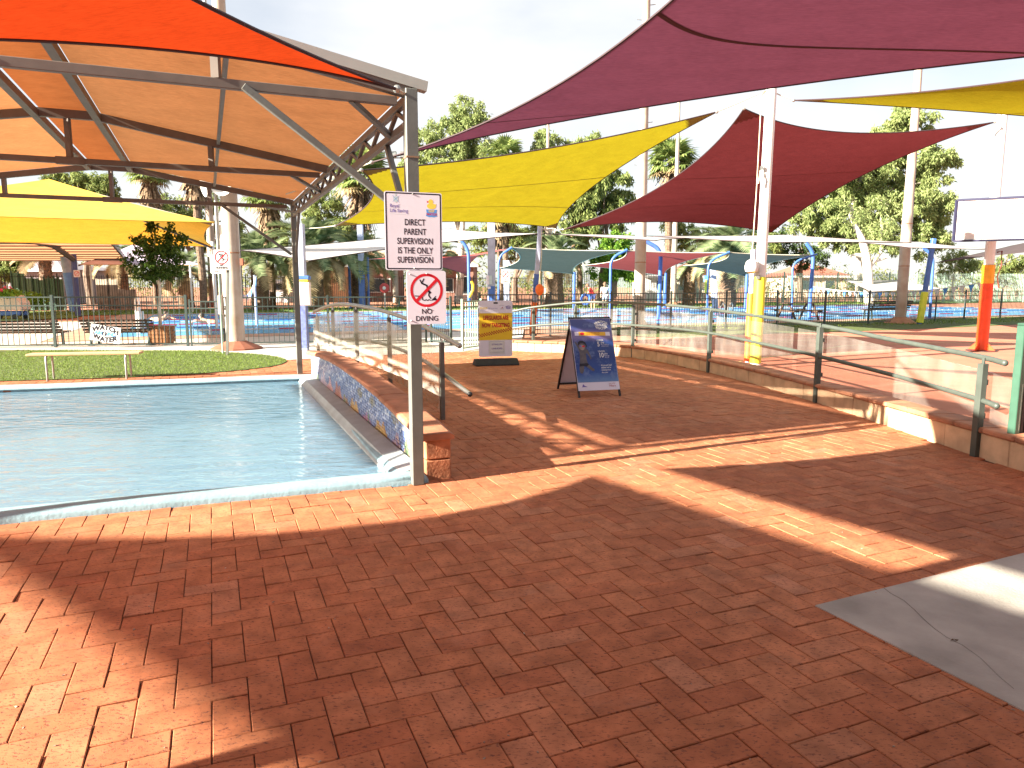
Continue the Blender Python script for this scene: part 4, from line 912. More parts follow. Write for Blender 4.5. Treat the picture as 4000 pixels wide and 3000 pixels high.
wf = thing('timber_fence', 'short brown paling fence among the palms at the left', 'fence', tuple(G(420, 1190)))
for i in range(18):
    x = at(385+i*8.5, 1190, 46).x; h = zof(1088+(0 if i < 10 else 40)+random.random()*5, 46); MB().box((x, 46, h/2), (.13, .03, h)).build('paling', m_paling, wf)

# ================================================================ SIGNS
X1, Z1 = Vector((1, 0, 0)), Vector((0, 0, 1))
class Fr:                                                   # a flat panel's own axes: o centre, x right, y up, n towards the reader
    def __init__(s, o, x, y): s.o = Vector(o); s.x = Vector(x).normalized(); s.y = Vector(y).normalized(); s.n = s.x.cross(s.y)
    def p(s, a, b, d=0):
        if 0 < d < .0045: d *= .3 if s.o.length < 8 else 1.5
        return s.o+s.x*a+s.y*b+s.n*d
def lettering(txt, fr, x, y, size, mat, parent, sx=1, bold=0, d=.0022, align='CENTER', warp=None, name='lettering', rot=0, shear=0):
    cu = D.curves.new('lettering', 'FONT'); cu.body = txt; cu.size = size; cu.align_x = align; cu.align_y = 'CENTER'; cu.offset = bold*size; cu.resolution_u = 3; cu.extrude = 0; cu.shear = shear
    ob = D.objects.new('lettering', cu); COL.objects.link(ob); me = D.meshes.new_from_object(ob.evaluated_get(bpy.context.evaluated_depsgraph_get())); D.objects.remove(ob); D.curves.remove(cu)
    ca, sa = math.cos(rot), math.sin(rot)
    if warp:
        bm = bmesh.new(); bm.from_mesh(me); bmesh.ops.triangulate(bm, faces=bm.faces); bmesh.ops.subdivide_edges(bm, edges=[e for e in bm.edges if e.calc_length() > size*.3], cuts=2); bm.to_mesh(me); bm.free()
    og = org(parent)
    for v in me.vertices:
        a, b = v.co.x*sx, v.co.y
        if warp: a, b = warp(a, b)
        a, b = a*ca-b*sa, a*sa+b*ca
        v.co = fr.p(x+a, y+b, d)-og
    me.materials.clear(); me.materials.append(mat); o = D.objects.new(name, me); COL.objects.link(o); o.parent = parent; ORG[o.name] = og
    return o
def decal(name, pts, fr, mat, parent, d=.0014):
    mb = MB(); P = [Vector((a, b, 0)) for a, b in pts]; tr = tessellate_polygon([P]); mb.add([fr.p(a, b, d) for a, b in pts], [tuple(t) for t in tr])
    return mb.build(name, mat, parent, fix=False)
def rrect(w, h, r, x=0, y=0):
    P = []
    for cx, cy, a0 in ((w/2-r, h/2-r, 0), (-w/2+r, h/2-r, 90), (-w/2+r, -h/2+r, 180), (w/2-r, -h/2+r, 270)):
        for k in range(5): a = rad(a0+k*22.5); P.append((x+cx+r*math.cos(a), y+cy+r*math.sin(a)))
    return P
def panel(fr, w, h, r, mat, parent, th=.004, name='panel'):
    P = rrect(w, h, r); return MB().prism([fr.p(a, b, 0) for a, b in P], -fr.n*th).build(name, mat, parent)
def ringd(name, x, y, r0, r1, fr, mat, parent, d=.0016, n=40):
    mb = MB(); V = []
    for k in range(n): a = 2*math.pi*k/n; V += [fr.p(x+r0*math.cos(a), y+r0*math.sin(a), d), fr.p(x+r1*math.cos(a), y+r1*math.sin(a), d)]
    mb.add(V, [(2*k, 2*k+1, (2*k+3) % (2*n), (2*k+2) % (2*n)) for k in range(n)]); return mb.build(name, mat, parent, fix=False)
def stroke(name, pts, w, fr, mat, parent, d=.0018):
    mb = MB()
    for i, ((x0, y0), (x1, y1)) in enumerate(zip(pts, pts[1:])):
        L_ = math.hypot(x1-x0, y1-y0) or 1e-6; nx, ny = -(y1-y0)/L_*w/2, (x1-x0)/L_*w/2; ex, ey = (x1-x0)/L_*w*.25, (y1-y0)/L_*w*.25
        mb.poly([fr.p(x0+nx-ex, y0+ny-ey, d+i*.00003), fr.p(x0-nx-ex, y0-ny-ey, d+i*.00003), fr.p(x1-nx+ex, y1-ny+ey, d+i*.00003), fr.p(x1+nx+ex, y1+ny+ey, d+i*.00003)])
    return mb.build(name, mat, parent, fix=False)
def screw(fr, x, y, parent): MB().ball(fr.p(x, y, .002), .0055, 8, 4).build('screw', m_galv, parent)
def ell(cx, cy, a, b, n=20, t0=0, t1=2*math.pi): return [(cx+a*math.cos(t0+(t1-t0)*k/n), cy+b*math.sin(t0+(t1-t0)*k/n)) for k in range(n+(0 if abs(t1-t0) > 6.2 else 1))]

# supervision sign on the front post
f1 = Fr(at(1617, 904, 5.265), (.935, .355, 0), (0, 0, 1))
sg = thing('supervision_sign', 'large white sign about parent supervision with a yellow duck, on the front post', 'sign', tuple(f1.o))
W, H = .418, .552
panel(f1, W, H, .014, m_sgnw, sg)
ro, ri_ = rrect(W-.012, H-.012, .012), rrect(W-.030, H-.030, .009)
mb = MB(); k = len(ro); mb.add([f1.p(a, b, .0012) for a, b in ro]+[f1.p(a, b, .0012) for a, b in ri_], [(i, (i+1) % k, k+(i+1) % k, k+i) for i in range(k)]); mb.build('border', m_ink, sg, fix=False)
for i, t in enumerate(('DIRECT', 'PARENT', 'SUPERVISION', 'IS THE ONLY', 'SUPERVISION')):
    lettering(t, f1, .008, .062-.0665*i, .062, m_ink, sg, .72, .014)
decal('underline', [(.035, -.167), (.125, -.167), (.125, -.1705), (.035, -.1705)], f1, m_ink, sg)
lettering('Royal', f1, -.172, .175, .034, m_purple, sg, .92, .012, align='LEFT'); lettering('Life Saving', f1, -.172, .142, .034, m_purple, sg, .92, .012, align='LEFT')
decal('small_rule', [(-.172, .1195), (-.03, .1165), (-.03, .1155), (-.172, .1185)], f1, m_teal, sg)
# crest: shield with bird and crown blocks
decal('crest', [(-.146, .238), (-.127, .243), (-.108, .238), (-.109, .214), (-.118, .203), (-.127, .199), (-.137, .203), (-.146, .214)], f1, m_teal, sg)
decal('crest_top', [(-.134, .246), (-.120, .246), (-.121, .257), (-.127, .261), (-.133, .257)], f1, m_teal, sg)
stroke('crest_line', [(-.150, .248), (-.104, .200)], .002, f1, m_sky, sg, .0019); stroke('crest_line', [(-.104, .246), (-.150, .204)], .002, f1, m_sky, sg, .0019)
decal('duck_body', ell(.132, .182, .034, .021, 20)[:]+[], f1, m_duck, sg); decal('duck_tail', [(.148, .190), (.168, .200), (.165, .180), (.150, .172)], f1, m_duck, sg, .00145)
decal('duck_head', ell(.127, .213, .018, .018, 18), f1, m_duck, sg, .0015); decal('duck_beak', [(.110, .216), (.094, .219), (.102, .212), (.096, .206), (.112, .208)], f1, m_red, sg, .0016)
decal('badge', [(.092, .158), (.172, .158), (.168, .137), (.174, .112), (.15, .104), (.132, .106), (.112, .104), (.090, .112), (.096, .137)], f1, m_sky, sg)
lettering('KEEP', f1, .132, .146, .022, m_duck, sg, .9, .02); lettering('WATCH', f1, .132, .124, .024, m_red, sg, .85, .02)
screw(f1, -.005, .262, sg); screw(f1, -.002, -.262, sg)
# no diving sign
f2 = Fr(at(1667, 1162, 5.285), (.935, .355, 0), (0, 0, 1))
sg = thing('no_diving_sign', 'near white NO DIVING sign with red ring under the supervision sign', 'sign', tuple(f2.o))
panel(f2, .292, .388, .02, m_sgnw, sg)
def nodiving(fr, sg, k, cx, cy, R, detail=True):
    ringd('ring', cx, cy, R, R*.84, fr, m_red, sg)
    T = lambda P: [(cx+a*R, cy+b*R) for a, b in P]
    stroke('diver', T([(-.40, .62), (-.30, .42), (-.16, .68)]), R*.07, fr, m_ink, sg); stroke('diver', T([(-.30, .42), (.02, .28), (.06, .02)]), R*.10, fr, m_ink, sg); stroke('diver', T([(.16, -.08), (.12, -.30), (.24, -.48)]), R*.075, fr, m_ink, sg); stroke('diver', T([(.08, .0), (.22, -.15)]), R*.12, fr, m_ink, sg)
    stroke('edge_line', T([(-.72, -.33), (-.28, -.35), (-.26, -.56), (-.12, -.60)]), R*.055, fr, m_ink, sg)
    stroke('wave', T([(-.12, -.60), (-.04, -.55), (.05, -.61), (.14, -.55), (.24, -.60)]), R*.05, fr, m_ink, sg)
    decal('swimmer', T([(.26, -.62), (.38, -.48), (.52, -.42), (.66, -.58), (.58, -.61), (.44, -.60)]), fr, m_ink, sg); stroke('swimmer', T([(.40, -.52), (.55, -.36)]), R*.05, fr, m_ink, sg)
    stroke('slash', T([(-.64, -.64), (.64, .64)]), R*.18, fr, m_red, sg, .0026)
nodiving(f2, sg, 1, 0, .052, .122)
lettering('NO', f2, 0, -.103, .052, m_ink, sg, .98, .012); lettering('DIVING', f2, 0, -.155, .052, m_ink, sg, .98, .012)
for a, b in ((-.122, .168), (0, .172), (0, -.078), (-.118, -.168)): screw(f2, a, b, sg)
# small no diving sign beyond the fence
f3 = Fr(at(1974, 1079, 26.0), (1, .05, 0), (0, 0, 1)); sg = thing('no_diving_sign', 'small far NO DIVING sign on the blue square post beyond the fence', 'sign', tuple(f3.o))
panel(f3, .30, .50, .02, m_white, sg); nodiving(f3, sg, 1, 0, .07, .135); lettering('NO', f3, 0, -.12, .07, m_ink, sg, 1, .01); lettering('DIVING', f3, 0, -.19, .07, m_ink, sg, .9, .01)
MB().tube([f3.p(0, .2, -.02), f3.p(0, -1.2, -.02)], .02, 8).build('stake', m_bluel, sg)
# no running sign
f4 = Fr(at(866, 1015, 15.35), (1, .06, 0), (.0, 0, 1)); sg = thing('no_running_sign', 'white NO RUNNING sign with red ring on a slim grey post in the lawn', 'sign', tuple(G(888, 1388)))
MB().bar(G(888, 1388), at(890, 975, 15.4), .055, .03).build('post', m_steel, sg)
panel(f4, .335, .42, .03, m_white, sg)
R, cx, cy = .142, .0, .05
ringd('ring', cx, cy, R, R*.84, f4, m_red, sg); T = lambda P: [(cx+a*R, cy+b*R) for a, b in P]
decal('runner_head', ell(cx-.30*R, cy+.45*R, .13*R, .13*R, 14), f4, m_ink, sg)
stroke('runner', T([(-.14, .42), (.16, .42), (.28, .14)]), R*.13, f4, m_ink, sg); stroke('runner', T([(-.10, .40), (-.16, .08), (-.48, .08)]), R*.10, f4, m_ink, sg); stroke('runner', T([(.10, .36), (.02, -.06), (.22, -.20), (.14, -.6)]), R*.16, f4, m_ink, sg); stroke('runner', T([(.06, -.02), (.36, -.28), (.68, -.22)]), R*.12, f4, m_ink, sg)
stroke('slash', T([(-.64, -.64), (.64, .64)]), R*.15, f4, m_red, sg, .0028)
lettering('NO', f4, 0, -.115, .06, m_ink, sg, 1.05, .035); lettering('RUNNING', f4, 0, -.168, .056, m_ink, sg, .95, .035)
f5 = Fr(at(848, 1032, 15.75), (1, .06, 0), (0, 0, 1)); sg = thing('safety_sign', 'white sign mostly hidden behind the NO RUNNING sign', 'sign', tuple(f5.o)); panel(f5, .30, .40, .03, m_white, sg)
lettering('WALK', f5, 0, -.16, .05, m_ink, sg, 1, .01); MB().tube([f5.p(.02, -.2, -.02), Vector((f5.o.x+.02, f5.o.y, 0))], .02, 8).build('post', m_fencegreen, sg)
f6 = Fr(at(300, 1069, 34), (1, .05, 0), (0, 0, 1)); sg = thing('warning_sign', 'small faded no smoking style sign on the dark awning post', 'sign', tuple(f6.o)); panel(f6, .30, .33, .02, M('faded_cream', (.62, .52, .46), .5), sg); ringd('ring', 0, 0, .12, .095, f6, m_red, sg); stroke('slash', [(-.08, -.08), (.08, .08)], .025, f6, m_red, sg, .003)
# eye logo WATCH AROUND WATER
def watchlogo(fr, cx, cy, w, sg, c1, c2, rot=0, fill=None, mid=None):
    k = w
    if fill: decal('logo_eye', [(cx+a*math.cos(rot)-b*math.sin(rot), cy+a*math.sin(rot)+b*math.cos(rot)) for a, b in ell(0, 0, .45*k, .15*k, 28)], fr, fill, sg, .0015)
    wa = lambda a, b: (a, b*(1.0+.0*a)-.62*a*a/k+.0); wb = lambda a, b: (a, b+.62*a*a/k)
    lettering('WATCH', Fr(fr.p(cx, cy), fr.x*math.cos(rot)+fr.y*math.sin(rot), fr.y*math.cos(rot)-fr.x*math.sin(rot)), 0, .235*k, .26*k, c1, sg, 1.02, .045, warp=wa, d=.0024)
    lettering('WATER', Fr(fr.p(cx, cy), fr.x*math.cos(rot)+fr.y*math.sin(rot), fr.y*math.cos(rot)-fr.x*math.sin(rot)), 0, -.235*k, .26*k, c1, sg, 1.02, .045, warp=wb, d=.0024)
    lettering('AROUND', Fr(fr.p(cx, cy), fr.x*math.cos(rot)+fr.y*math.sin(rot), fr.y*math.cos(rot)-fr.x*math.sin(rot)), 0, 0, .185*k, c2, sg, 1.0, .04, d=.0024, warp=lambda a, b: (a, b*(1.15-1.6*a*a/k/k)))
f7 = Fr(at(411, 1304, 17.55), (.985, .08, -.165), (.16, 0, .985)); f7.y = (f7.y-f7.x*f7.y.dot(f7.x)).normalized(); f7.n = f7.x.cross(f7.y)
sg = thing('banner', 'white WATCH AROUND WATER banner tied crookedly to the left pool fence', 'banner', tuple(f7.o)); panel(f7, .70, .40, .004, m_white, sg, .003); watchlogo(f7, 0, 0, .62, sg, m_ink, m_sky)
decal('iris', ell(-.02, 0, .055, .058, 20), f7, m_ink, sg, .0026); decal('iris_figure', [(-.035, -.04), (-.005, -.04), (-.008, .01), (.006, .02), (-.012, .038), (-.035, .02)], f7, m_white, sg, .003)
# lifeguard board
lx = Vector((.962, .272, 0)).normalized(); f8 = Fr(at(1936.5, 1284, 13.62)+Vector((0, 0, .0)), lx, (0, 0, 1))
lb = thing('lifeguard_board', 'white and yellow LIFEGUARDS ARE NOW TARGETING board on a black rubber base', 'sign board', (f8.o.x, f8.o.y, 0))
PWd, PHt = .655, 1.06; bz = .10
panel(f8, PWd, PHt, .03, m_sgnw, lb, .02)
zc = f8.o.z
decal('yellow_field', [(-PWd/2, .295), (PWd/2, .295), (PWd/2, -.215), (-PWd/2, -.215)], f8, M('board_yellow', (.70, .46, .02), .45, .05), lb, .0012)
decal('handle_slot', rrect(.085, .03, .008, .0, .485), f8, m_black, lb); MB().tube([f8.p(-.05, .50, -.01), f8.p(-.05, .545, -.01), f8.p(.05, .545, -.01), f8.p(.05, .50, -.01)], .009, 6).build('handle', m_fencegreen, lb)
lettering('LIFEGUARDS ARE', f8, .0, .205, .108, m_dkred, lb, .60, .05); lettering('NOW TARGETING', f8, .0, .062, .108, m_dkred, lb, .60, .05)
ck = MB(); sl = .13
for i in range(28):
    for j in range(3):
        if (i+j) % 2 == 0:
            a = -PWd/2+.001+i*(PWd-.002)/28; b = -.165+j*.022+sl*((a+PWd/2)/PWd); w_ = (PWd-.002)/28
            ck.poly([f8.p(a, b, .0018), f8.p(a+w_, b+sl*w_/PWd, .0018), f8.p(a+w_, b+.022+sl*w_/PWd, .0018), f8.p(a, b+.022, .0018)])
ck.build('checker', m_dkred, lb, fix=False)
decal('logo_gold', [(-.30, .37), (-.165, .37), (-.165, .41), (-.30, .41)], f8, m_duck, lb); lettering('LIWA', f8, -.232, .391, .042, m_sgnw, lb, 1.1, .03)
lettering('Royal Life Saving', f8, -.035, .385, .024, m_purple, lb, .85); decal('crest', ell(-.13, .385, .009, .014, 8), f8, m_purple, lb)
lettering('Department of Sport', f8, .115, .44, .013, m_ink, lb, .9); decal('bars', [(.105, .39), (.14, .415), (.14, .39)], f8, m_dkred, lb); lettering('Healthway', f8, .12, .375, .018, m_ink, lb, 1, .01)
watchlogo(f8, .245, .40, .105, lb, m_purple, m_purple)
f9 = Fr(f8.p(.02, -.345, .008), lx, (0, 0, 1)); panel(f9, .315, .26, .008, m_white, lb, .004, 'paper_sleeve')
for w_, (a0, b0, a1, b1) in ((.004, (-.138, .10, .138, .10)), (.004, (.138, .10, .138, -.10)), (.004, (.138, -.10, -.138, -.10)), (.004, (-.138, -.10, -.138, .10))): stroke('frame_line', [(a0, b0), (a1, b1)], .003, f9, m_purple, lb)
lettering('SITTING ON', f9, 0, .045, .044, m_purple, lb, .85, .012); lettering('LANE-ROPES', f9, 0, -.032, .044, m_purple, lb, .85, .012)
bs = MB(); fb = Fr(Vector((f8.o.x, f8.o.y, 0)), lx, Z1); prf = [(-.17, 0), (-.17, .03), (-.05, .125), (.05, .125), (.17, .03), (.17, 0)]
bs.add([fb.p(-.42, z, y) for y, z in prf]+[fb.p(.42, z, y) for y, z in prf], [tuple(range(6)), tuple(range(6, 12))[::-1]]+[(i, i+6, (i+1) % 6+6, (i+1) % 6) for i in range(6)]); bs.build('rubber_base', m_rubber, lb, bevel=.006)
# folding A frame board
af = thing('folding_board', 'blue folding pavement board with an underwater child and age rules', 'sign board', (1.1, 9.9, 0))
a0, a1, t0, t1 = G(2252, 1556), G(2420, 1548), at(2224, 1242, 9.98), at(2398, 1243, 10.13); c0, c1 = G(2168, 1519), G(2168, 1519)+(G(2420, 1548)-G(2252, 1556))
fx = (a1-a0).normalized(); fy = ((t0+t1)/2-(a0+a1)/2).normalized(); f10 = Fr((a0+a1+t0+t1)/4, fx, fy); f10.y = (f10.y-f10.x*f10.y.dot(f10.x)).normalized(); f10.n = f10.x.cross(f10.y)
AW = (a1-a0).length-.01; AH = ((t0+t1)/2-(a0+a1)/2).length; pw, ph = AW-.012, AH-.11
f10.o = f10.o+f10.y*.045
mp_, nn_, out_ = base_mat('underwater_poster'); l_ = nn_.links.new
pb_ = nd(nn_, 'ShaderNodeBsdfPrincipled'); pb_.inputs['Roughness'].default_value = .4
tcx = nd(nn_, 'ShaderNodeTexCoord'); nz_ = nd(nn_, 'ShaderNodeTexNoise'); nz_.inputs['Scale'].default_value = 6; nz_.inputs['Detail'].default_value = 9; nz_.inputs['Roughness'].default_value = .65; l_(tcx.outputs['Object'], nz_.inputs['Vector'])
sp_ = nd(nn_, 'ShaderNodeSeparateXYZ'); l_(tcx.outputs['Object'], sp_.inputs[0])
rz_ = nd(nn_, 'ShaderNodeValToRGB'); el_ = rz_.color_ramp.elements; el_[0].position = .22; el_[0].color = (.10, .20, .42, 1); el_[1].position = 1; el_[1].color = (.07, .08, .24, 1)
for p_, c_ in ((.32, (.012, .06, .28, 1)), (.50, (.008, .035, .19, 1)), (.68, (.02, .055, .22, 1)), (.74, (.20, .155, .33, 1)), (.80, (.15, .125, .31, 1)), (.86, (.045, .07, .24, 1))):
    k_ = el_.new(p_); k_.color = c_
mr_ = nd(nn_, 'ShaderNodeMath', operation='MULTIPLY_ADD'); l_(nz_.outputs[0], mr_.inputs[0]); mr_.inputs[1].default_value = .16; l_(sp_.outputs['Z'], mr_.inputs[2])
ms_ = nd(nn_, 'ShaderNodeMapRange'); ms_.inputs[1].default_value = .05; ms_.inputs[2].default_value = 1.16; l_(mr_.outputs[0], ms_.inputs[0]); l_(ms_.outputs[0], rz_.inputs[0])
fm_ = nd(nn_, 'ShaderNodeMapRange'); fm_.inputs[1].default_value = .52; fm_.inputs[2].default_value = .72; fm_.inputs[4].default_value = .5; l_(nz_.outputs[0], fm_.inputs[0])
mxx = nd(nn_, 'ShaderNodeMix', data_type='RGBA'); l_(fm_.outputs[0], mxx.inputs[0]); l_(rz_.outputs[0], mxx.inputs[6]); mxx.inputs[7].default_value = (.30, .40, .58, 1); vs_ = nd(nn_, 'ShaderNodeVectorMath', operation='SCALE'); vs_.inputs['Scale'].default_value = .9; l_(mxx.outputs[2], vs_.inputs[0]); l_(vs_.outputs[0], pb_.inputs['Base Color']); l_(pb_.outputs[0], out_.inputs[0])
panel(f10, pw, ph, .006, m_sgnw, af, .006)
decal('poster', [(-pw/2+.004, -ph/2+.115), (pw/2-.004, -ph/2+.115), (pw/2-.004, ph/2-.004), (-pw/2+.004, ph/2-.004)], f10, mp_, af, .001)
for sx in (-1, 1):
    MB().bar(f10.p(sx*(AW/2-.012), ph/2+.03, -.018), f10.p(sx*(AW/2-.012), -ph/2-.09, -.018), .026, .022).build('leg', m_black, af)
MB().bar(f10.p(-AW/2, ph/2+.015, -.018), f10.p(AW/2, ph/2+.015, -.018), .02, .03).build('top_rail', m_black, af)
f11 = Fr((c0+c1+t0+t1)/4+Vector((0, .02, 0)), -fx, (((t0+t1)/2-(c0+c1)/2).normalized())); f11.y = (f11.y-f11.x*f11.y.dot(f11.x)).normalized(); f11.n = f11.x.cross(f11.y)
panel(f11, pw, ph, .006, m_sgnw, af, .006, 'back_panel')
for sx in (-1, 1): MB().bar(f11.p(sx*(AW/2-.012), ph/2+.06, -.02), f11.p(sx*(AW/2-.012), -ph/2-.06, -.02), .026, .022).build('leg', m_black, af)
MB().bar(f11.p(-AW/2, -ph/2+.03, -.02), f11.p(AW/2, -ph/2+.03, -.02), .02, .025).build('brace', m_black, af)
watchlogo(f10, .155, ph/2-.10, .20, af, m_white, m_white)
decal('strip', [(-.255, .325), (.270, .315), (.270, .26), (-.255, .27)], f10, m_sgnw, af, .0016); decal('strip_gold', [(-.197, .324), (.203, .316), (.203, .261), (-.197, .269)], f10, M('strip_gold', (.70, .40, .03), .4, .04), af, .0019)
decal('strip_logo', ell(-.145, .295, .033, .021, 16), f10, m_red, af, .0022)
lettering("IF YOU CAN'T REACH ME", f10, .015, .305, .024, m_dkred, af, .75, 0, .0023); lettering("YOU'RE TOO FAR AWAY", f10, .015, .28, .024, m_dkred, af, .75, 0, .0023)
# child under water
m_kid = M('printed_child', (.12, .10, .10), .45, .25, 14, col2=(.05, .05, .07)); m_kid2 = M('printed_child_light', (.28, .22, .19), .45, .2, 14)
KD = lambda P: [(-.16+a*.0011, .048-b*.0011) for a, b in P]
decal('child', KD([(-70, -40), (-100, -110), (-85, -125), (-40, -60), (-18, -40), (25, -40), (62, -10), (85, 55), (98, 105), (80, 112), (66, 70), (45, 30), (30, 40), (28, 110), (40, 165), (95, 225), (120, 240), (110, 268), (85, 262), (10, 205), (-15, 195), (-28, 260), (-50, 295), (-78, 285), (-85, 240), (-72, 170), (-60, 100), (-55, 20)]), f10, m_kid, af, .0017)
decal('child_head', ell(-.168, .118, .056, .062, 22), f10, m_kid, af, .0019); decal('child_hair', [(-.232, .123), (-.225, .173), (-.19, .198), (-.15, .195), (-.115, .173), (-.098, .128), (-.105, .088), (-.118, .133), (-.15, .158), (-.19, .158), (-.215, .138)], f10, m_ink, af, .0021)
decal('child_face', ell(-.172, .098, .040, .040, 16), f10, m_kid2, af, .0020); decal('goggle', ell(-.15, .113, .020, .013, 12), f10, m_red, af, .0023); decal('goggle', ell(-.195, .118, .016, .012, 12), f10, m_purple, af, .0023)
decal('child_shorts', KD([(-74, 165), (38, 160), (52, 180), (12, 205), (-20, 195), (-78, 200)]), f10, m_ink, af, .0020)
for yy, num in ((.195, '5'), (.035, '10')):
    lettering('UNDER', f10, .055, yy, .034, m_white, af, .9, .01, align='LEFT'); lettering(num, f10, .058, yy-.058, .095, m_white, af, .8, .025, align='LEFT'); lettering('yrs', f10, .112+(.03 if num == '10' else 0), yy-.035, .042, m_white, af, 1, .015, align='LEFT')
    for q, t in enumerate(('Remain away from' if num == '5' else 'Remain always', 'within arms reach' if num == '5' else 'there in sight')): lettering(t, f10, .115+(.03 if num == '10' else 0), yy-.065-.02*q, .017, m_sgnw, af, .9 if num == '5' else .72, .005, align='LEFT')
for q, t in enumerate(('All unsupervised', 'children will be', 'removed from', 'the water')): lettering(t, f10, .07, -.165-.034*q, .028, m_white, af, .85, .018, align='LEFT')
lettering('Pilbara', f10, .20, -ph/2+.055, .04, m_dkred, af, .9); lettering('Shire of EAST', f10, .20, -ph/2+.088, .02, m_dkred, af, .85)
decal('logo_hill', [(-.255, -ph/2+.05), (-.24, -ph/2+.06), (-.235, -ph/2+.085), (-.225, -ph/2+.09), (-.205, -ph/2+.068), (-.165, -ph/2+.05)], f10, m_purple, af)

# ================================================================ FURNITURE
pb1 = thing('plank_bench', 'pale plank bench on four tube legs standing by the far pool kerb', 'bench', tuple(G(332, 1482)))
s0, s1 = at(106, 1399, 11.25), at(548, 1383, 11.62); zt = .42; s0.z = zt; s1.z = zt; dd = (s1-s0).normalized(); dn = Vector((-dd.y, dd.x, 0))
MB().bar(s0+dn*.08, s1+dn*.08, .26, .035).build('seat', m_plank, pb1, bevel=.006)
for t in (.17, .87):
    c = s0.lerp(s1, t)+dn*.08; c.z = 0
    for sgn in (-1, 1): MB().tube([c+dn*.13*sgn, c+dn*.13*sgn+Vector((0, 0, .34)), c+dn*.11*sgn+Vector((0, 0, .39)), c+dn*.04*sgn+Vector((0, 0, .405))], .0165, 10).build('leg', m_galv, pb1, smooth=True)
    MB().bar(c+dn*-.1+Vector((0, 0, .398)), c+dn*.1+Vector((0, 0, .398)), .05, .008).build('bracket', m_galv, pb1)
def park_bench(c, d, W_, label, mat=m_wood, face=1, hs_=1.0):
    d = Vector((d[0], d[1], 0)).normalized(); n = Vector((-d.y, d.x, 0))*face; o = thing('park_bench', label, 'bench', tuple(c), 'slatted park benches'); c = Vector(c)
    for k in range(4):
        z = (.50+k*.095)*hs_; q = n*(-.20-.055*k); MB().bar(c-d*W_/2+q+Vector((0, 0, z)), c+d*W_/2+q+Vector((0, 0, z)), .03, .072*hs_).build('back_slat', mat, o)
    for k in range(4):
        q = n*(-.12+k*.11); MB().bar(c-d*W_/2+q+Vector((0, 0, .44*hs_-.008*(3-k))), c+d*W_/2+q+Vector((0, 0, .44*hs_-.008*(3-k))), .085, .03).build('seat_slat', mat, o)
    for t in (-.40, .40):
        b = c+d*W_*t; mb = MB(); mb.bar(b+n*-.22, b+n*-.16+Vector((0, 0, .42*hs_)), .05, .05); mb.bar(b+n*-.17+Vector((0, 0, .42*hs_)), b+n*-.37+Vector((0, 0, .83*hs_)), .05, .035); mb.bar(b+n*.22, b+n*.2+Vector((0, 0, .42*hs_)), .05, .05); mb.bar(b+n*-.2+Vector((0, 0, .405*hs_)), b+n*.25+Vector((0, 0, .405*hs_)), .045, .04)
        mb.build('cast_leg', m_fence, o); MB().box(b+n*-.2+Vector((0, 0, .015)), (.12, .12, .03)).build('foot', m_fence, o)
    return o
park_bench(Vector((-9.95, 18.35, 0)), (1, .10), 1.75, 'dark slatted bench seen from behind through the fence, behind the banner', face=1, hs_=.80)
park_bench(Vector((-12.25, 18.05, 0)), (1, .10), 1.95, 'dark slatted bench at the far left behind the fence', face=1, hs_=.80)
park_bench(G(3455, 1246), (.93, .36), 2.5, 'dark park bench beside the right tan light pole on the grass', face=1)
park_bench(G(2432, 1203), (1, 0), 1.9, 'brown park bench far beyond the lap pool, left of the tan light pole', M('mid_wood', (.22, .11, .07), .7, .2), face=-1)
park_bench(G(1812, 1204), (1, 0), 1.4, 'grey brown park bench far beyond the lap pool near the yellow buoy', M('grey_wood', (.24, .19, .16), .7, .2), face=-1)
pt = thing('picnic_table', 'dark picnic table with fixed benches beyond the fence, right of the white padded pole', 'picnic table', tuple(G(3115, 1250))); c = Vector(G(3115, 1250)); d = Vector((.95, .3, 0)).normalized(); n = Vector((-d.y, d.x, 0))
for k in range(5): MB().bar(c-d*.85+n*(-.3+.15*k)+Vector((0, 0, .74)), c+d*.85+n*(-.3+.15*k)+Vector((0, 0, .74)), .13, .035).build('top_plank', m_wood, pt)
for s_ in (-.72, .72): MB().bar(c-d*.95+n*s_+Vector((0, 0, .45)), c+d*.95+n*s_+Vector((0, 0, .45)), .25, .035).build('bench_plank', m_wood, pt)
for t in (-.6, .6):
    b = c+d*t
    for s_ in (-1, 1): MB().bar(b+n*.62*s_, b+n*.2*s_+Vector((0, 0, .72)), .06, .08).build('leg', m_wood, pt)
    MB().bar(b-n*.8+Vector((0, 0, .40)), b+n*.8+Vector((0, 0, .40)), .05, .08).build('cross_beam', m_wood, pt)
pt2 = thing('picnic_table', 'pale small table on the far lawn by the second date palm', 'picnic table', tuple(G(1580, 1200))); c = Vector(G(1580, 1200))
MB().box(c+Vector((0, 0, .74)), (1.3, .7, .05)).build('table_top', m_white, pt2)
for a in (-.4, .4): MB().bar(c+Vector((a, -.3, 0)), c+Vector((a*.7, .1, .72)), .07, .07).build('leg', m_fencegreen, pt2); MB().bar(c+Vector((a, .3, 0)), c+Vector((a*.7, -.1, .72)), .07, .07).build('leg', m_fencegreen, pt2)
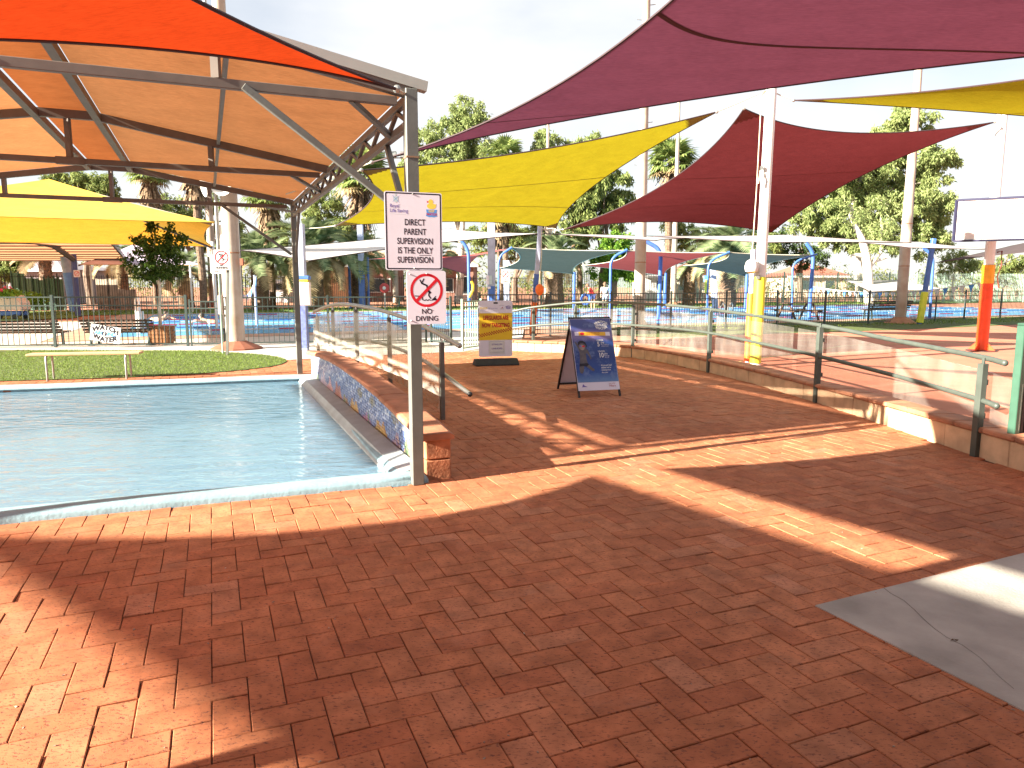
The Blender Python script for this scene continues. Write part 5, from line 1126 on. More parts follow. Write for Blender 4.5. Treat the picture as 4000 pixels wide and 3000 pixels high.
# planter with young tree
pc = G(611, 1349); PCX, PCY = pc.x, pc.y+.33
plt = thing('planter_box', 'square orange timber planter box behind the left fence', 'planter', (PCX, PCY, 0))
for k in range(4):
    mb = MB(); z = .06+k*.1
    for sx, sy, w, dpt in ((0, -.22, .48, .04), (0,    .22, .48, .04), (-.22, 0, .04, .40), (   .22, 0, .04, .40)): mb.box((PCX+sx, PCY+sy, z+.045), (w, dpt, .092))
    mb.build('board_course', m_planter, plt, bevel=.004)
for sx in (-1, 1):
    MB().box((PCX+sx*.0, PCY+sx*   .23, .46), (.54, .08, .03)).build('rim', m_planter, plt); MB().box((PCX+sx*   .23, PCY, .462), (.07, .42, .028)).build('rim', m_planter, plt)
MB().box((PCX, PCY, .2), (.40, .40, .4)).build('soil', m_dirt, plt)
for sx in (-1, 1): MB().box((PCX+sx*   .16, PCY, .03), (.07, .42, .06)).build('foot', m_black, plt)
# meter box on the blue post
mbx = thing('meter_box', 'white meter box on the pale blue post behind the shelter back post', 'box', tuple(at(1190, 1148, 16.55)))
c = at(1191, 1148, 16.5); MB().box(c, (.255, .12, .53)).build('case', M('box_cream', (.70, .64, .62), .5, .05), mbx, bevel=.012); MB().box(c+Vector((0, -.064, 0)), (.235, .01, .5)).build('lid', M('box_cream2', (.72, .66, .64), .5, .05), mbx, bevel=.004)
ck = thing('kick_boards', 'blue and yellow boards lying on top of the meter box', 'boards', tuple(c+Vector((0, 0, .28))))
MB().box(c+Vector((.0, 0, .295)), (.21, .16, .045)).build('yellow_board', m_yellow, ck, bevel=.01); MB().box(c+Vector((.01, 0, .365)), (.25, .18, .09)).build('blue_board', m_blue, ck, bevel=.02)
# white shower bollard
sb = thing('shower_post', 'white shower bollard with a bent chrome top by the lap pool corner', 'shower', tuple(G(545, 1303))); c = G(545, 1303)
MB().box(c+Vector((0, 0, .42)), (.14, .12, .84)).build('column', m_white, sb, bevel=.02); MB().tube([c+Vector((-.06, 0, .1)), c+Vector((-.06, 0, 1.05)), c+Vector((-.02, 0, 1.14)), c+Vector((.04, 0, 1.12)), c+Vector((.05, 0, .9))], .03, 10).build('pipe', m_wpole, sb, smooth=True); MB().box(c+Vector((.1, .05, .35)), (.07, .07, .7)).build('side_post', m_wpole, sb)
# cart with flowers
ct = thing('pool_cart', 'white box cart on a blue base with wheels at the far left behind the fence', 'cart', tuple(G(60, 1247))); c = Vector(G(50, 1247)); 
MB().prism([c+Vector((-1.3, -.35, .42)), c+Vector((.62, -.35, .42)), c+Vector((.62, -.35, .75)), c+Vector((.35, -.35, 1.07)), c+Vector((-1.3, -.35, 1.07))], Vector((0, .7, 0))).build('box', M('cart_cream', (.66, .55, .48), .5, .08), ct, bevel=.02)
MB().box(c+Vector((-.2, 0, .27)), (1.5, .6, .2)).build('base', m_blue, ct, bevel=.03)
for sx in (-.8, .35):
    for sy in (-.33, .33): MB().lathe(c+Vector((sx, sy, .12)), [(.03, -.03), (.12, -.03), (.12, .03), (.03, .03)], 14, (0, 1, 0)).build('wheel', m_black, ct)
MB().tube([c+Vector((.55, -.3, .15)), c+Vector((.8, -.3, .42)), c+Vector((1.2, -.3, .4)), c+Vector((1.28, -.3, .0))], .02, 6).build('handle', m_black, ct)
# hose reel, cooler, blue ring, buoy
hr = thing('hose_reel', 'round red hose reel on a stand beyond the lap pool', 'hose reel', tuple(G(1502, 1200))); c = at(1502, 1125, 46)
MB().lathe(c, [(.1, -.12), (.30, -.1), (.32, 0), (.30, .1), (.1, .12)], 20, (0, 1, 0)).build('reel', M('reel_red', (.42, .05, .05), .5), hr, smooth=True); MB().lathe(c+Vector((0, -.13, 0)), [(.11, -.01), (.11, .02)], 14, (0, 1, 0)).build('hub', m_white, hr); MB().bar(Vector((c.x, c.y+.05, 0)), c, .08, .08).build('stand', m_white, hr)
co = thing('cooler', 'white louvred cooler unit on the far lawn right of the leaning pole', 'cooler', tuple(G(2152, 1197))); c = Vector(G(2152, 1197))
MB().box(c+Vector((0, 0, .60)), (.64, .5, 1.02)).build('case', m_white, co, bevel=.03); MB().lathe(c+Vector((0, 0, 1.1)), [(.30, 0), (.36, .08), (.28, .2), (.1, .26)], 16).build('lid', m_white, co, smooth=True)
for k in range(6): MB().box(c+Vector((0, -.255, .22+k*.14)), (.52, .02, .05)).build('louvre', M('louvre_grey', (.50, .50, .50), .5) if k == 0 else D.materials['louvre_grey'], co)
rg_ = thing('hose_ring', 'coil of blue lane rope on a drum beside the person in red', 'rope drum', tuple(G(2286, 1206))); c = at(2287, 1168, 46)
for q in range(4): MB().tube([c+Vector((math.cos(k*.2618)*(.30-.03*q), (q-1.5)*.09, math.sin(k*.2618)*(.33-.03*q))) for k in range(25)], .055, 8).build('coil', m_blue, rg_, smooth=True)
MB().bar(Vector((c.x-.2, c.y, 0)), c, .05, .05).build('stand', m_galv, rg_); MB().bar(Vector((c.x+.2, c.y, 0)), c, .05, .05).build('stand', m_galv, rg_)
by = thing('rescue_tube', 'yellow curved rescue tube hung on a bent blue pole', 'rescue tube', tuple(at(1840, 1125, 26.7)))
MB().tube([at(1842, 1098, 26.7), at(1848, 1112, 26.7), at(1847, 1135, 26.7), at(1838, 1152, 26.7), at(1832, 1162, 26.7)], .055, 10).build('foam', m_yellow, by, smooth=True)
sbn = thing('life_float', 'green and yellow paddle board hung on a bent blue pole near the yellow padding', 'float', tuple(at(2758, 1118, 30.8))); MB().box(at(2757, 1120, 30.8), (.10, .06, .60)).build('board', M('lime', (.40, .55, .08), .5), sbn, bevel=.02); MB().box(at(2758, 1090, 30.85), (.20, .06, .28)).build('case', m_sky, sbn, bevel=.02)
pb2 = thing('notice_papers', 'paper notices fixed on the square pale blue post', 'notice', tuple(at(1912, 1110, 21.8)))
for q, (x, y, h) in enumerate(((1905, 1085, .14), (1917, 1085, .14), (1905, 1103, .12), (1917, 1103, .12), (1911, 1124, .07))): MB().box(at(x, y, 21.86), (.085, .004, h)).build('paper', m_teal if q % 2 else m_sgnw, pb2)
ladder = thing('pool_ladder', 'chrome pool ladder rails at the near edge of the lap pool', 'ladder', tuple(G(2840, 1245)))
for sx in (-.18, .18):
    c = Vector(G(2840, 1243))+Vector((sx, 0, 0)); MB().tube([c+Vector((-.3, -.3, 0)), c+Vector((-.2, -.15, .5)), c+Vector((0, 0, .72)), c+Vector((.12, .2, .6)), c+Vector((.14, .25, -.05))], .022, 8).build('rail', m_galv, ladder, smooth=True)

# lane ropes, swimmers, pennants
for k in range(7):
    o = thing('lane_rope', ['red and white lane rope nearest the near edge of the lap pool', 'second blue lane rope of the lap pool', 'third red lane rope of the lap pool', 'middle blue lane rope of the lap pool', 'fifth red lane rope of the lap pool', 'sixth blue lane rope of the lap pool', 'lane rope along the far side of the lap pool, red'][k], 'lane rope', A2(PO, .3, 2.2+k*2.15)+(0,), 'lane ropes on the lap pool')
    for nm, c0_, mt in (('coloured_float', 0, M('rope_red', (.55, .03, .06), .5) if k == 0 else D.materials['rope_red'] if k % 2 == 0 else m_blue), ('white_float', 1, m_white)):
        mb = MB(); q = 0
        for i in range(90):
            a = .4+i*.55
            if (i//6) % 2 == c0_ if k % 3 else (i//2) % 2 == c0_ or False: mb.bar(Vector((*A2(PO, a, 2.2+k*2.15), .025)), Vector((*A2(PO, a+.5, 2.2+k*2.15), .025)), .06, .045); q += 1
        mb.build(nm, mt, o, kind='stuff')
def pennants(name, label, a, b, n_, sagz, w):
    o = thing(name, label, 'bunting', tuple(a)); a, b = Vector(a), Vector(b)
    f = lambda t: a.lerp(b, t)-Vector((0, 0, sagz*4*t*(1-t)))
    MB().tube([f(t/20) for t in range(21)], .012, 4).build('line', m_white, o)
    for i in range(n_):
        p, q = f((i+.15)/n_), f((i+.85)/n_); MB().prism([p, q, (p+q)/2-Vector((0, 0, w))], Vector((0, .012, 0))).build('pennant', m_white if i % 3 else m_sky, o)
pennants('pennant_line', 'line of white and blue pennants across the right end of the lap pool', at(3170, 1118, 38), at(3850, 1102, 27), 26, .35, .30)
pennants('pennant_line', 'white pennants sagging from a thin pole left of the first date palm', at(950, 1152, 34), at(1001, 1078, 27), 10, .25, .32)
pp_ = thing('pennant_pole', 'thin pale pole holding the left pennants', 'pole', tuple(G(1000, 1268))); c = Vector(G(1003, 1268)); MB().tube([c, Vector((c.x, c.y, zof(1075, c.y)))], .045, 8).build('shaft', m_bluel, pp_)

# ================================================================ PEOPLE
def skinmesh(name, V, E, Rr, mat, parent, root=0, lev=2):
    me = D.meshes.new(name); og = org(parent); me.from_pydata([tuple(Vector(v)-og) for v in V], E, []); o = D.objects.new(name, me); COL.objects.link(o)
    m = o.modifiers.new('skin', 'SKIN'); s2 = o.modifiers.new('sub', 'SUBSURF'); s2.levels = lev; s2.render_levels = lev
    for i, r in enumerate(Rr): me.skin_vertices[0].data[i].radius = (r, r) if not isinstance(r, tuple) else r; me.skin_vertices[0].data[i].use_root = (i == root)
    nm = D.meshes.new_from_object(o.evaluated_get(bpy.context.evaluated_depsgraph_get())); D.objects.remove(o); nm.materials.clear(); nm.materials.append(mat)
    nm.polygons.foreach_set('use_smooth', [True]*len(nm.polygons))
    r = D.objects.new(name, nm); COL.objects.link(r); r.parent = parent; ORG[r.name] = og; return r
def hand(c, d, side, parent, mat):
    c = Vector(c); d = Vector(d).normalized(); s = Vector(side)
    for k in range(4):
        b = c+s*(-.03+.02*k); L_ = (.07, .08, .075, .06)[k]; skinmesh('finger', [c, b+d*.04, b+d*(.04+L_*.55), b+d*(.04+L_)+Vector((0, .02, 0))], [(0, 1), (1, 2), (2, 3)], [.012, .010, .009, .008], mat, parent, 0, 1)
    skinmesh('thumb', [c, c+s*.035+d*.02, c+s*.05+d*.06], [(0, 1), (1, 2)], [.012, .011, .009], mat, parent, 0, 1)
def person(label, c, J, shirt, pants, facing, hairm, long_hair=False):
    o = thing('person', label, 'person', tuple(c)); c = Vector(c); P = {k: c+Vector(v) for k, v in J.items()}
    V = [P['pelvis'], P['waist'], P['chest'], P['neck'], P['head0'], P['head'], P['shL'], P['elL'], P['wrL'], P['haL'], P['shR'], P['elR'], P['wrR'], P['haR'], P['hipL'], P['knL'], P['anL'], P['toL'], P['hipR'], P['knR'], P['anR'], P['toR']]
    E = [(0, 1), (1, 2), (2, 3), (3, 4), (4, 5), (2, 6), (6, 7), (7, 8), (8, 9), (2, 10), (10, 11), (11, 12), (12, 13), (0, 14), (14, 15), (15, 16), (16, 17), (0, 18), (18, 19), (19, 20), (20, 21)]
    R_ = [.13, .12, .14, .06, .07, .095, .06, .045, .03, .03, .06, .045, .03, .03, .09, .06, .042, .035, .09, .06, .042, .035]
    skinmesh('body', V, E, R_, m_skin, o)
    skinmesh('shirt', [P['pelvis'], P['waist'], P['chest'], P['chest'].lerp(P['neck'], .6), P['shL'], P['shL'].lerp(P['elL'], .8), P['shR'], P['shR'].lerp(P['elR'], .8)], [(0, 1), (1, 2), (2, 3), (2, 4), (4, 5), (2, 6), (6, 7)], [.16, .145, .165, .09, .085, .07, .085, .07], shirt, o)
    skinmesh('shorts', [P['pelvis'], P['hipL'], P['hipL'].lerp(P['knL'], .7), P['hipR'], P['hipR'].lerp(P['knR'], .7)], [(0, 1), (1, 2), (0, 3), (3, 4)], [.15, .115, .09, .115, .09], pants, o)
    h = P['head']; f = Vector(facing); MB().ball(h-f*.02+Vector((0, 0, .03)), (.105, .11, .115), 12, 8).build('hair', hairm, o, smooth=True)
    if long_hair: MB().ball(h-f*.07-Vector((0, 0, .08)), (.09, .06, .13), 10, 6).build('hair', hairm, o, smooth=True)
    MB().ball(h+f*.105-Vector((0, 0, .01)), (.018, .018, .022), 6, 4).build('nose', m_skin, o, smooth=True)
    sd = Vector((-f.y, f.x, 0))
    for s_ in (-1, 1):
        MB().ball(h+f*.092+sd*.034*s_+Vector((0, 0, .012)), .012, 6, 4).build('eye', m_ink, o); MB().ball(h+sd*.1*s_-Vector((0, 0, .005)), (.02, .02, .03), 6, 4).build('ear', m_skin, o)
    MB().ball(h+f*.09-Vector((0, 0, .048)), (.025, .012, .008), 6, 4).build('mouth', M('lips', (.35, .10, .08), .5) if 'lips' not in D.materials else D.materials['lips'], o)
    hand(P['haL'], P['haL']-P['wrL'], (1, 0, 0), o, m_skin); hand(P['haR'], P['haR']-P['wrR'], (-1, 0, 0), o, m_skin)
    return o
stand = dict(pelvis=(0, 0, .88), waist=(0, 0, 1.05), chest=(0, 0, 1.26), neck=(0, 0, 1.42), head0=(0, -.01, 1.48), head=(0, -.02, 1.58), shL=(-.19, 0, 1.34), elL=(-.25, .02, 1.08), wrL=(-.26, -.05, .86), haL=(-.26, -.06, .82), shR=(.19, 0, 1.34), elR=(.25, .02, 1.08), wrR=(.27, -.04, .86), haR=(.27, -.05, .82), hipL=(-.09, 0, .83), knL=(-.10, -.02, .46), anL=(-.10, .02, .07), toL=(-.11, -.13, .03), hipR=(.09, 0, .83), knR=(.10, -.02, .46), anR=(.11, .02, .07), toR=(.12, -.13, .03))
person('person in white top and pale shorts standing across the lap pool', G(2361, 1206), stand, m_white, M('pale_blue_shorts', (.45, .55, .62), .7, .1), (0, 1, 0), M('brown_hair', (.16, .09, .05), .6), True)
bend = dict(stand); bend.update(waist=(-.08, 0, 1.04), chest=(-.20, -.02, 1.22), neck=(-.30, -.03, 1.36), head0=(-.34, -.04, 1.41), head=(-.40, -.05, 1.47), shL=(-.25, -.17, 1.28), elL=(-.34, -.2, 1.02), wrL=(-.42, -.15, .82), haL=(-.45, -.14, .79), shR=(-.22, .17, 1.28), elR=(-.30, .2, 1.0), wrR=(-.40, .15, .80), haR=(-.43, .14, .77))
person('person in red top bending over a blue coil across the lap pool', G(2316, 1205), bend, M('red_top', (.72, .04, .03), .7, .1), M('navy_shorts', (.03, .05, .16), .7, .1), (-1, 0, 0), M('auburn_hair', (.20, .09, .05), .6))
def swimmer(label, c, d):
    o = thing('swimmer', label, 'person', tuple(c)); c = Vector(c); d = Vector(d).normalized(); n = Vector((-d.y, d.x, 0))
    skinmesh('body', [c-d*.5, c-d*.1+Vector((0, 0, .02)), c+d*.12+Vector((0, 0, .1)), c+d*.2+Vector((0, 0, .22)), c+n*.22+Vector((0, 0, .06)), c+n*.4+d*.2+Vector((0, 0, .12)), c+n*.35+d*.5+Vector((0, 0, .02)), c-n*.22+Vector((0, 0, .05)), c-n*.3+d*.2+Vector((0, 0, -.02))], [(0, 1), (1, 2), (2, 3), (1, 4), (4, 5), (5, 6), (1, 7), (7, 8)], [.13, .16, .08, .10, .07, .05, .035, .07, .05], m_skin, o, 1)
    MB().ball(c+d*.2+Vector((0, 0, .28)), (.10, .10, .12), 12, 8).build('head', m_skin, o, smooth=True); MB().ball(c+d*.18+Vector((0, 0, .31)), (.108, .108, .11), 12, 8).build('hair', m_hair, o, smooth=True)
    MB().ball(c+d*.30+Vector((0, 0, .27)), .02, 6, 4).build('nose', m_skin, o)
swimmer('dark haired swimmer in the lap pool behind the planter tree trunk', G(632, 1252), (1, .1, 0))
swimmer('swimmer low in the water of the lap pool left of the nearest light pole', G(806, 1262), (-1, .2, 0))

# ================================================================ CANOPIES AND BUILDINGS
def hip(name, label, C4, apex, mat, under, posts, ribs=True, val=0):
    C = [Vector(c) for c in C4]; ap = Vector(apex); o = thing(name, label, 'canopy', tuple(sum(C, Vector())/4))
    N = 10
    for i in range(4):
        a, b = C[i], C[(i+1) % 4]; m = (a+b)/2; cen = sum(C, Vector())/4; mb = MB(); V = []
        for u in range(N+1):
            for v in range(N+1):
                e = a.lerp(b, v/N)+((cen-m).normalized())*(.03*(b-a).length*4*(v/N)*(1-v/N)); V.append(ap.lerp(e, u/N)-Vector((0, 0, .04*(ap.z-a.z)*math.sin(math.pi*u/N))))
        mb.add(V, [(p*(N+1)+q, (p+1)*(N+1)+q, (p+1)*(N+1)+q+1, p*(N+1)+q+1) for p in range(N) for q in range(N)]); mb.build('cloth', mat, o, smooth=True, fix=False)
        if ribs: MB().bar(ap-Vector((0, 0, .09)), a-Vector((0, 0, .06)), .06, .06).build('rib', m_truss, o)
        mb = MB().tube([a.lerp(b, t/10)+((cen-m).normalized())*(.03*(b-a).length*4*(t/10)*(1-t/10)) for t in range(11)], .012, 5); mb.build('hem', m_must, o)
    for p in posts: MB().tube([Vector((p[0], p[1], 0)), Vector((p[0], p[1], p[2]))], .055, 10).build('post', m_wpole, o)
    return o
m_must = M('golden_hem', (.45, .28, .03), .8)
m_ycan = fabric('yellow_canopy_cloth', (.82, .58, .12), .40, (.70, .23, .0))
cA, cB = Vector((-7.32, 18, 0)), Vector((-10.6, 25.8, 0)); zc1 = zof(868, 18); zc2 = zof(944, 25.8)
cA.z = zc1; cB.z = zc1-.18; D1 = -A*8.2
hip('yellow_canopy', 'big yellow hip roof fabric canopy behind the shelter at the left', [cA, cB, cB+D1, cA+D1], (cA+cB)/2+D1/2+Vector((0, 0, 1.45)), m_ycan, None, [(cA.x+.1, cA.y+.2, zc1), (cB.x, cB.y, zc1), ((cA+D1).x, (cA+D1).y, zc1), ((cB+D1).x, (cB+D1).y, zc1)])
m_lil = fabric('lilac_canopy_cloth', (.62, .52, .66), .35)
q0 = [at(300, 1034, 40), at(505, 1034, 40), at(790, 1033, 48), at(420, 1025, 50)]
hip('lilac_canopy', 'lilac hip roof canopy beyond the dark awning', [at(306, 1034, 41), at(800, 1036, 41), at(760, 1030, 48), at(350, 1030, 48)], at(520, 955, 44.5), m_lil, None, [(at(352, 1034, 41).x, 41, 2.6), (at(742, 1034, 41).x, 41, 2.6)])
aw = thing('striped_awning', 'open shelter with brown battens over an orange roof at the far left', 'shelter', tuple(G(306, 1234)))
ya, yb = 34.5, 46; e0, e1 = at(490, 1017, ya), at(420, 928, ya+4)
xl = -34
ridge = zof(930, 37)
V = []
awm = fabric('awning_cloth', (.58, .27, .14), .6, (.70, .34, .18))
XR = at(492, 1017, 35).x; ZEV = zof(1017, 35); XT = at(425, 930, 41).x; ZT_ = zof(930, 41)
YN, YF = 29.0, 44.0; n0, n1 = at(425, 930, YN), at(492, 1016, YF)
V = [Vector((xl, YN, n0.z)), n0, n1, Vector((xl, YF, n1.z))]
mb = MB(); mb.add(V, [(0, 1, 2, 3)]); mb.build('roof_cloth', awm, aw, fix=False)
m_batten = M('batten_brown', (.085, .045, .045), .6)
for k in range(8):
    t = .12+.88*k/7.0; a = V[0].lerp(V[3], t)-Vector((0, 0, .03)); b = V[1].lerp(V[2], t)-Vector((0, 0, .03)); MB().bar(a, b, .62, .025).build('batten', m_batten, aw)
MB().bar(n0+Vector((.04, -.05, -.02)), n1+Vector((.04, 0, -.02)), .1, .2).build('barge_board', m_steel, aw)
sx_ = at(282, 940, 28.3).x; MB().box(((xl+sx_)/2, 28.3, n0.z+.06), (sx_-xl, 1.2, .14)).build('top_slab', m_white, aw)
pz = G(306, 1234); MB().tube([pz, Vector((pz.x, pz.y, 3.02))], .14, 8).build('post', M('awning_post_navy', (.07, .08, .20), .5), aw)
MB().tube([Vector((pz.x, pz.y, 2.75)), at(210, 960, 33), at(140, 945, 32), at(70, 942, 31), Vector((xl, 30, 3.1))], .13, 6).build('curved_beam', m_truss, aw)
def house(label, x0, x1, yt, yb_, Y, wall, roofm, eave=.5, depth=8, wins=(), gable=False, rh=1.6):
    a, b = at(x0, 1200, Y).x, at(x1, 1200, Y).x; h = zof(yt, Y); o = thing('house', label, 'house', ((a+b)/2, Y, 0), 'houses beyond the boundary fence')
    MB().box(((a+b)/2, Y+depth/2, h/2), (b-a, depth, h)).build('wall', wall, o)
    mb = MB(); e = eave; z = h
    mb.add([(a-e, Y-e, z), (b+e, Y-e, z), (b+e, Y+depth+e, z), (a-e, Y+depth+e, z), (a+depth*.35, Y+depth/2, z+rh), (b-depth*.35, Y+depth/2, z+rh)], [(0, 1, 5, 4), (1, 2, 5), (2, 3, 4, 5), (3, 0, 4), (0, 3, 2, 1)]); mb.build('roof', roofm, o)
    MB().bar(Vector((a-e, Y-e-.02, z-.08)), Vector((b+e, Y-e-.02, z-.08)), .04, .22).build('fascia', m_white, o)
    for t, w_, hh in wins:
        x = a+(b-a)*t; f = MB(); f.box((x, Y-.03, 1.5), (w_+.16, .1, hh+.16)); fo = f.build('window', m_white, o); MB().box((x, Y-.09, 1.5), (w_, .03, hh)).build('pane', M('dark_glass', (.04, .05, .06), .1) if 'dark_glass' not in D.materials else D.materials['dark_glass'], fo)
    return o
m_hw = M('orange_render', (.50, .28, .15), .85, .1); m_hb = M('brown_brick', (.26, .13, .10), .85, .2); m_hc = M('cream_render', (.70, .56, .42), .85, .08); m_rt = M('red_roof_tile', (.36, .12, .08), .7, .15); m_rp = M('pale_roof', (.56, .42, .30), .6, .1)
house('orange rendered house with pale roof behind the middle date palm', 1130, 1352, 1034, 1150, 66, m_hw, m_rp, wins=((.25, 1.2, 1.0),))
house('brown brick house with pale eaves behind the hose reel', 1372, 1530, 1040, 1150, 68, m_hb, m_rp, wins=((.2, .9, 1.1), (.55, 1.4, 1.2), (.85, .9, 1.1)))
house('brown house with cream fascia left of the square blue post', 1690, 1850, 1035, 1150, 70, m_hb, m_rp, wins=((.3, 1.6, 1.2), (.8, .5, 1.6)))
house('bright white shed right of the tan light pole', 2520, 2612, 1078, 1160, 72, m_white, m_white, rh=.3, wins=((.6, .6, .9),))
house('cream house with red roof behind the blue green sail', 2622, 2840, 1078, 1160, 78, m_hc, m_rt, wins=((.2, .8, 1.0), (.5, 1.2, 1.0)))
house('cream house with red tiled roof behind the right end of the lap pool', 3080, 3300, 1078, 1160, 84, m_hc, m_rt, wins=((.3, 1.4, 1.0), (.7, 1.0, 1.0)))
house('long grey roofed shed at the far left behind the green panel fence', -60, 250, 1052, 1150, 58, M('grey_shed', (.30, .26, .28), .7), M('grey_tin', (.36, .31, .33), .5), rh=.9, wins=((.2, 1, .8),))
house('white walled shed behind the left date palm', 1052, 1130, 1098, 1160, 64, m_white, M('grey_tin2', (.45, .40, .38), .5), rh=.5, wins=((.5, .7, .8),))
sail('tent_sail', 'bright white tent sail beyond the lap pool near the right light pole', [at(3288, 1092, 62), at(3520, 1094, 62), at(3700, 1132, 58), at(3400, 1140, 56)], f_white, .03, hem=.02)

# ================================================================ TREES
def leafcloud(name, parent, clumps, per, lw, ll, droop, mat, seed=0, spread=1.0):
    r = np.random.default_rng(seed); og = np.array(org(parent)); C = np.array([c[:3] for c in clumps]); Rr = np.array([c[3] for c in clumps]); n = len(C)*per
    idx = np.repeat(np.arange(len(C)), per); d = r.normal(size=(n, 3)); d /= np.linalg.norm(d, axis=1)[:, None]
    p = C[idx]+d*(Rr[idx]*(r.random(n)**.45)*spread)[:, None]-og
    dirv = r.normal(size=(n, 3)); dirv[:, 2] -= droop; dirv /= np.linalg.norm(dirv, axis=1)[:, None]
    sd = np.cross(dirv, r.normal(size=(n, 3))); sd /= np.linalg.norm(sd, axis=1)[:, None]
    L_ = ll*(.6+.8*r.random(n))[:, None]; w = lw*(.6+.8*r.random(n))[:, None]
    V = np.stack([p, p+dirv*L_*.5+sd*w, p+dirv*L_, p+dirv*L_*.5-sd*w], 1).reshape(-1, 3)
    me = D.meshes.new(name); me.vertices.add(4*n); me.vertices.foreach_set('co', V.ravel()); me.loops.add(4*n); me.loops.foreach_set('vertex_index', np.arange(4*n, dtype=np.int32)); me.polygons.add(n); me.polygons.foreach_set('loop_start', np.arange(0, 4*n, 4, dtype=np.int32)); me.polygons.foreach_set('loop_total', np.full(n, 4, dtype=np.int32)); me.materials.append(mat); me.update()
    o = D.objects.new(name, me); COL.objects.link(o); o.parent = parent; return o
L_gum = leafmat('gum_leaves', (.10, .15, .045), (.28, .32, .11), .42); L_gum2 = leafmat('pale_gum_leaves', (.15, .21, .075), (.36, .41, .17), .45); L_dk = leafmat('dark_leaves', (.025, .055, .02), (.08, .13, .035), .3); L_br = leafmat('bright_leaves', (.08, .19, .025), (.26, .42, .06), .45); L_pot = leafmat('planter_leaves', (.02, .05, .01), (.07, .12, .02), .3)
def tree(label, base, H, clumpdef, mat, bark, per, lw, ll, droop, tr, seed, lean=(0, 0), limbs=6, name='gum_tree', group='trees around the pool'):
    base = Vector(base); o = thing(name, label, 'tree', tuple(base), group); r = random.Random(seed)
    top = base+Vector((lean[0], lean[1], H*.75)); pts = [base-Vector((0, 0, .1)), base.lerp(top, .3)+Vector((r.gauss(0, tr*.7), 0, 0)), base.lerp(top, .6)+Vector((r.gauss(0, tr), 0, 0)), top]
    MB().tube(pts, [tr*1.15, tr*.85, tr*.6, tr*.2], 9).build('trunk', bark, o, smooth=True)
    cl = []
    for cx, cz, rx, rz_, n in clumpdef:                     # lobes: centre offset, radii, number of leaf clumps
        for q in range(n):
            a = r.random()*6.28; b = math.asin(r.uniform(-1, 1)); s = r.random()**.4
            cl.append((base.x+cx+rx*s*math.cos(a)*math.cos(b), base.y+rx*s*math.sin(a)*math.cos(b)*.9, base.z+cz+rz_*s*math.sin(b), r.uniform(.22, .40)*min(rx, rz_)**.5*1.05))
    for q in range(limbs):
        c = cl[r.randrange(len(cl))]; st = pts[0].lerp(top, r.uniform(.3, .85)); en = Vector(c[:3]); md = st.lerp(en, .5)+Vector((0, 0, .12*(en-st).length)); MB().tube([st, md, en], [tr*.38, tr*.22, tr*.06], 6).build('limb', bark, o, smooth=True)
    leafcloud('crown', o, cl, per, lw, ll, droop, mat, seed); return o
def bp(px, Y): p = at(px, 1200, Y); return (p.x, Y, 0)
def K_(Y): return Y/FPX
def gum(label, px, Y, lobes, mat, bark, per, seed, tr=.3, limbs=7, lean=(0, 0), ll=.34, lw=.05, droop=1.2, name='gum_tree'):
    per = int(per*1.3); k = K_(Y); ld = [((cx-px)*k, zof(cy, Y), rx*k, ry*k, n) for cx, cy, rx, ry, n in lobes]; Hm = max(z+r for _, z, _, r, _ in ld)
    return tree(label, bp(px, Y), Hm, ld, mat, bark, per, lw, ll, droop, tr, seed, lean, limbs, name)
gum('tall pale green gum tree rising behind the tip of the plum sail', 1790, 60, [(1830, 455, 85, 75, 40), (1740, 560, 110, 90, 50), (1860, 580, 90, 80, 40), (1670, 590, 60, 90, 24), (1770, 680, 110, 50, 30)], L_gum2, m_bark, 90, 1, .32, 10)
gum('pale gum tree top showing between the plum and mustard sails', 2140, 62, [(2130, 565, 70, 50, 30), (2230, 600, 50, 60, 22), (2290, 560, 40, 50, 12), (2170, 700, 90, 90, 30)], L_gum2, m_bark, 80, 2, .28)
gum('dark drooping gum tree behind the maroon sail, left of the tan light pole', 2350, 54, [(2360, 700, 95, 70, 40), (2300, 780, 100, 90, 44), (2420, 820, 70, 90, 34), (2260, 900, 90, 70, 30)], L_gum, m_barkd, 80, 3, .28, droop=2.2)
gum('bright green round tree behind the low faded red sail', 2395, 52, [(2395, 960, 75, 60, 34), (2360, 1035, 70, 60, 32), (2440, 1050, 60, 55, 28)], L_br, m_barkd, 70, 4, .3, 5, ll=.22, lw=.07, droop=.4, name='leafy_tree')
gum('huge pale gum tree with white trunk on the right behind the light pole', 3370, 66, [(3480, 500, 110, 80, 44), (3400, 600, 120, 90, 50), (3560, 640, 120, 100, 50), (3250, 720, 150, 110, 70), (3420, 780, 180, 110, 80), (3600, 800, 110, 120, 50), (3180, 860, 120, 100, 50), (3350, 920, 150, 70, 44), (3560, 930, 110, 70, 34)], L_gum2, m_bark, 150, 5, .45, 16, lean=(-1.6, 0), ll=.38, lw=.06)
wt = thing('gum_tree', 'pale forked gum trunk with white limbs under the huge right crown', 'tree', bp(3395, 60)); b = Vector(bp(3395, 60))
P = lambda x, y: at(x, y, 60)
MB().tube([b, P(3388, 1040), P(3380, 980), P(3365, 930), P(3345, 890), P(3322, 840), P(3330, 815), P(3318, 800)], [.42, .36, .33, .28, .2, .16, .12, .08], 9).build('trunk', m_bark, wt, smooth=True)
for L2 in ([(3385, 1040), (3420, 1020), (3470, 1005)], [(3375, 1000), (3340, 995), (3320, 1000)], [(3398, 1040), (3440, 985), (3445, 900), (3440, 850)]): MB().tube([P(*q) for q in L2], [.2, .14, .07] if len(L2) == 3 else [.2, .15, .1, .05], 7).build('limb', m_bark, wt, smooth=True)
